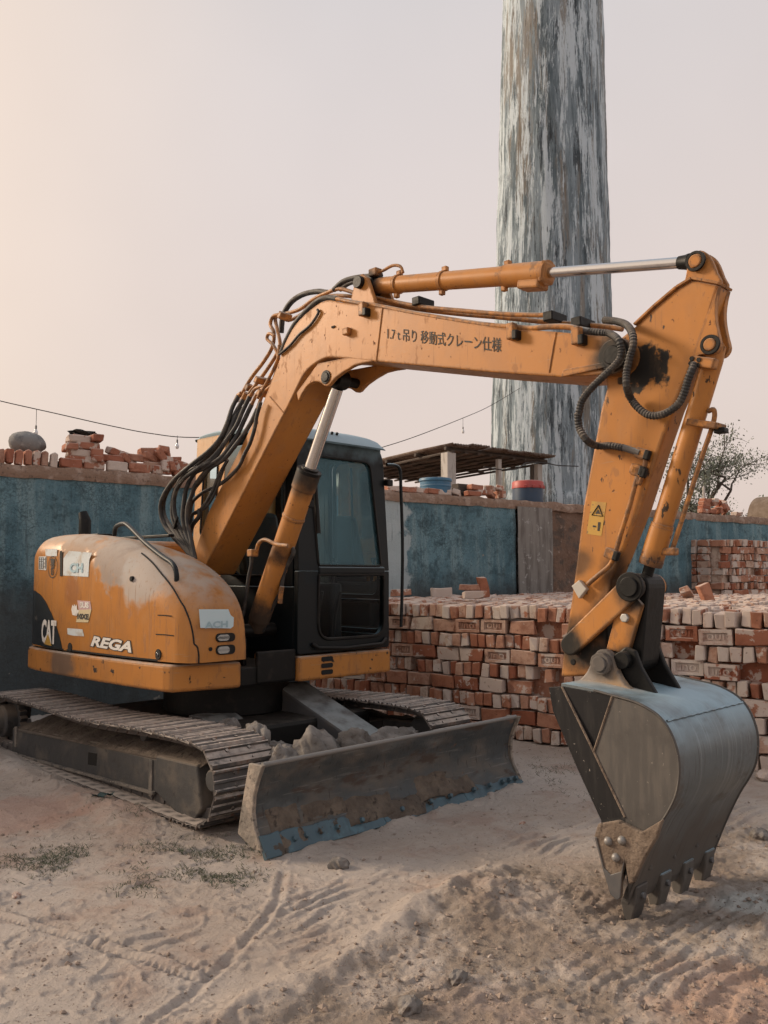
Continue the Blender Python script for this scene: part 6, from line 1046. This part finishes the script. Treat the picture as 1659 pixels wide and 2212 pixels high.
# floor lip, teeth
MB().prism([(lower[0] + .004, lower[1] + .01), (lower[0] - .03, lower[1] + .015), (1.612, .052), (1.650, .050)], KB0 + .015, KB1 - .015).obj('cutting_lip', M_BKS, bucket, .004)
for k in range(4):
    y_ = -.405 + .2135 * k; w_ = .047
    b_ = MB(); up = Vector((1.685, 0, .155)); tp = Vector((1.640, 0, -.035)); b_.add([(1.692, y_ - w_, .135), (1.640, y_ - w_, .125), (1.640, y_ + w_, .125), (1.692, y_ + w_, .135), (1.684, y_ - w_, .06), (1.612, y_ - w_, .05), (1.612, y_ + w_, .05), (1.684, y_ + w_, .06), (1.650, y_ - w_ * .8, -.05), (1.628, y_ - w_ * .8, -.05), (1.628, y_ + w_ * .8, -.05), (1.650, y_ + w_ * .8, -.05)],
        [(3, 2, 1, 0), (8, 9, 10, 11)] + [(r_ * 4 + i, r_ * 4 + (i + 1) % 4, r_ * 4 + 4 + (i + 1) % 4, r_ * 4 + 4 + i) for r_ in (0, 1) for i in range(4)]); th = b_.obj('tooth', M_BKT if k else M_BKS, bucket, .008)
    MB().cyl((1.684, y_, .085), (1.700, y_, .088), .014, n=10).obj('tooth_bolt', M_STEEL, th, .003); MB().tube([(1.708, y_ + .03, .19), (1.702, y_ + .03, .30)], [.011, .004], 8).obj('weld_bead', M_BKS, th)
# ears with pins
earp = AZ(c8([(400, 425), (440, 392), (490, 340), (530, 250), (555, 205), (595, 192), (640, 215), (668, 280), (690, 345), (740, 425), (820, 478), (860, 500)]), BC - .175); earp = dens(earp, 2); K2 = H2
rear = [(K2[0] + .055, K2[1] + .02), (K2[0] + .02, K2[1] + .055)]
M_EAR = mat('dusty_ear', (.28, .25, .225), .8, layers=[dict(s=5, lo=.42, hi=.62, c=(.36, .22, .10), amt=.7), dict(k='spot', p=(BKP[0], BC - .18, BKP[1]), rad=.11, c=(.10, .088, .08), ns=10), dict(s=12, lo=.55, hi=.7, c=(.14, .12, .105))], bump=[(24, .4, .008)])
for y_ in (BC - .175, BC + .130): MB().prism(earp + [(earp[-1][0], earp[-1][1] - .05), (earp[0][0], earp[0][1] - .03)], y_, y_ + .045).obj('bucket_ear', M_EAR, bucket, .008)
cylpin('bucket_pin', BKP, BC - .215, BC + .21, .036, M_EAR, bucket); cylpin('pin_head', BKP, BC - .205, BC - .176, .052, M_EAR, bucket, 10); cylpin('link_pin', K2, BC - .16, BC + .16, .04, M_BLACKM, bucket)
for y_ in (BC - .125, BC + .095): MB().prism([(K2[0] - .09, K2[1] - .16), (K2[0] + .17, K2[1] - .17), (K2[0] + .08, K2[1] - .03), (K2[0] + .05, K2[1] + .045), (K2[0], K2[1] + .06), (K2[0] - .05, K2[1] + .02)], y_, y_ + .03).obj('bucket_ear', M_BLACKM, bucket, .008)
# ================================================================== SMALL THINGS ON THE GROUND
def gz(x, y): return float(ground_h(np.array([x]), np.array([y]))[0][0])
def mw(a, b): p = O + F * a + U * b; return p.x, p.y
M_CLOD = mat('dry_clod', (.145, .13, .118), .97, layers=[dict(s=6, lo=.42, hi=.62, c=(.22, .20, .185)), dict(s=20, lo=.56, hi=.68, c=(.10, .08, .068))], bump=[(16, .7, .02), (70, .5, .006)])
for k, (a, b, s, top, lab) in enumerate(((-.45, -.40, (.15, .17, .15), .50, 'large pale clod heaped behind the middle of the blade'), (-.42, -.13, (.10, .12, .12), .47, 'dark clod beside the blade arm'), (-.50, .33, (.13, .27, .09), .42, 'flat slab of dry mud on the blade arm'),
        (-.42, -.66, (.10, .10, .14), .45, 'blue-grey clod wedged between near track and blade'), (-.75, -.62, (.12, .07, .09), .53, 'clod lying on the inner edge of the near track'), (-.85, -.36, (.16, .13, .11), .36, 'dim clod under the front of the upper frame'), (-1.15, -.55, (.12, .08, .09), .50, 'broken clod beside the inner edge of the near track'), (-.48, -.27, (.09, .09, .10), .40, 'small broken clod between the pale clod and dark clod'))):
    x, y = mw(a, b); z = top - s[2] * 1.05
    o = put('mud_clod', rock_mesh(200 + k, s[0], s[1], s[2], .30, 4, M_CLOD), None, (x, y, z), (0, 0, k * 1.3)); tag(o, lab, 'clod')
for n, s, lab in ((D(733, 1874), .040, 'fist-sized brown clod on the open ground before the blade'), (D(1640, 1810), .045, 'brown clod at the right edge near the bucket'), (D(35, 1938), .020, 'small red stone at the left edge of the yard'), (D(1128, 1778), .018, 'small red pebble left of the bucket'), (D(990, 2125), .030, 'dark flake of earth in the churned soil'), (D(885, 2195), .035, 'grey stone at the bottom of the churned soil'), (D(395, 1738), .05, 'flat red lump of earth beside the near track')):
    p = onz(n, 0); o = put('earth_clod', rock_mesh(int(n[0]), s * 1.2, s, s * .8, .3, 3, M_CLOD if 'red' not in lab else M_BRICKR), None, (p.x, p.y, gz(p.x, p.y) + s * .4), (0, 0, n[1])); tag(o, lab, 'clod')
p = onz(D(222, 1735), 0); rag = MB(); rag.grid([[(.022 * (i - 3) + .008 * math.sin(j * 2.1), .014 * (j - 2), .012 + .012 * math.sin(i * 1.7 + j)) for j in range(5)] for i in range(7)]); o = rag.obj('plastic_scrap', mat('teal_plastic_scrap', (.015, .045, .05), .5), smooth=60); o.location = (p.x, p.y, gz(p.x, p.y) + .004); o.rotation_euler = (0, 0, .3); tag(o, 'torn teal plastic scrap beside the near track', 'scrap')
pts = [onz(D(*q), 0) for q in ((275, 1728), (310, 1745), (345, 1758))]; o = MB().tube([(q.x, q.y, gz(q.x, q.y) + .012) for q in pts], .007, 6).obj('dry_stick', M_TWIG); tag(o, 'thin dry stick lying on the earth by the near track', 'stick')
# rubble in front of the right-hand stack
for k in range(9):
    q = s_at(.9 + .22 * k, -.16 - .05 * (k % 3)); tag(put('brick_rubble', rock_mesh(300 + k, .06 + .02 * (k % 3), .05, .04, .35, 2, M_BRICKR), None, (q[0], q[1], gz(q[0], q[1]) + .025), (0, 0, k)), 'broken brick piece at the foot of the right stack', 'rubble', 'rubble at the foot of the right stack')
# pebbles and crumbs nobody could count
rs = np.random.RandomState(17); b_v, b_f = [], []; base = [(1, 0, 0), (-1, 0, 0), (0, 1, 0), (0, -1, 0), (0, 0, 1), (0, 0, -1)]; tri8 = [(0, 2, 4), (2, 1, 4), (1, 3, 4), (3, 0, 4), (2, 0, 5), (1, 2, 5), (3, 1, 5), (0, 3, 5)]
N_ = 60000; Yp = 2.2 * np.exp(rs.uniform(0, 1, N_) * math.log(9 / 2.2)); Xp = Yp * rs.uniform(-.52, .52, N_); hz, ch_ = ground_h(Xp, Yp)
dens_ = np.clip(.25 + .75 * ch_ + .5 * np.clip(fbm(Xp * 1.3, Yp * 1.3, 3, 201) * 2.5, 0, 1), 0, 1); keep = rs.uniform(0, 1, N_) < dens_ * .35
for x, y, z, c_ in zip(Xp[keep], Yp[keep], hz[keep], ch_[keep]):
    s = min(.013, .0017 * (1 / (rs.uniform(.02, 1))) ** .58) * (1 + .3 * c_); o_ = len(b_v); an = rs.uniform(0, 6.28); ca, sa = math.cos(an), math.sin(an)
    for vx, vy, vz in base: r_ = s * rs.uniform(.6, 1.3); b_v.append((x + (vx * ca - vy * sa) * r_, y + (vx * sa + vy * ca) * r_, z + s * .25 + vz * r_ * .65))
    b_f += [tuple(i + o_ for i in f) for f in tri8]
me = bpy.data.meshes.new('gravel'); me.from_pydata(b_v, [], b_f); me.materials.append(M_GROUND if False else mat('earth_crumbs', (.30, .235, .19), .97, layers=[dict(s=5, lo=.4, hi=.6, c=(.21, .16, .13)), dict(s=11, lo=.62, hi=.68, c=(.42, .37, .33))], bump=[(80, .4, .004)])); tag(put('gravel', me), 'loose crumbs and pebbles strewn over the yard', 'gravel', kind='stuff')
# weeds
M_WEED = mat('dusty_weed', (.085, .10, .062), .85, layers=[dict(s=6, lo=.45, hi=.65, c=(.15, .145, .10))]); rs = np.random.RandomState(23); v_, f_ = [], []
for (px, py, rx, ry, n_) in ((150, 1850, 90, 22, 1500), (60, 1870, 60, 25, 700), (430, 1835, 90, 20, 1500), (470, 1890, 70, 18, 1100), (330, 1905, 90, 25, 700), (520, 1800, 40, 25, 500), (1230, 1690, 60, 25, 500), (1180, 1655, 40, 20, 300), (235, 1745, 40, 12, 150), (300, 1760, 40, 15, 250)):
    pts = [onz(D(px + rx * 1.5 * q[0], py + ry * 1.5 * q[1]), 0) for q in rs.normal(0, .5, (n_, 2))]; PX, PY = np.array([p.x for p in pts]), np.array([p.y for p in pts]); ZG = ground_h(PX, PY)[0]; OK_ = fbm(PX * 4, PY * 4, 3, 211) > -.05
    for x, y, z, ok in zip(PX, PY, ZG, OK_):
        if not ok: continue
        an = rs.uniform(0, 6.28); h_ = rs.uniform(.006, .020); w_ = rs.uniform(.0012, .003); lx, ly = rs.normal(0, .016, 2); ca, sa = math.cos(an) * w_, math.sin(an) * w_; o_ = len(v_); z = z - .002
        v_ += [(x - ca, y - sa, z), (x + ca, y + sa, z), (x + lx * .6 + ca * .7, y + ly * .6 + sa * .7, z + h_ * .7), (x + lx, y + ly, z + h_)]; f_ += [(o_, o_ + 1, o_ + 2), (o_, o_ + 2, o_ + 3)]
me = bpy.data.meshes.new('weeds'); me.from_pydata(v_, [], f_); me.materials.append(M_WEED); tag(put('weeds', me), 'thin dusty weeds in patches on the ground', 'grass', kind='stuff')
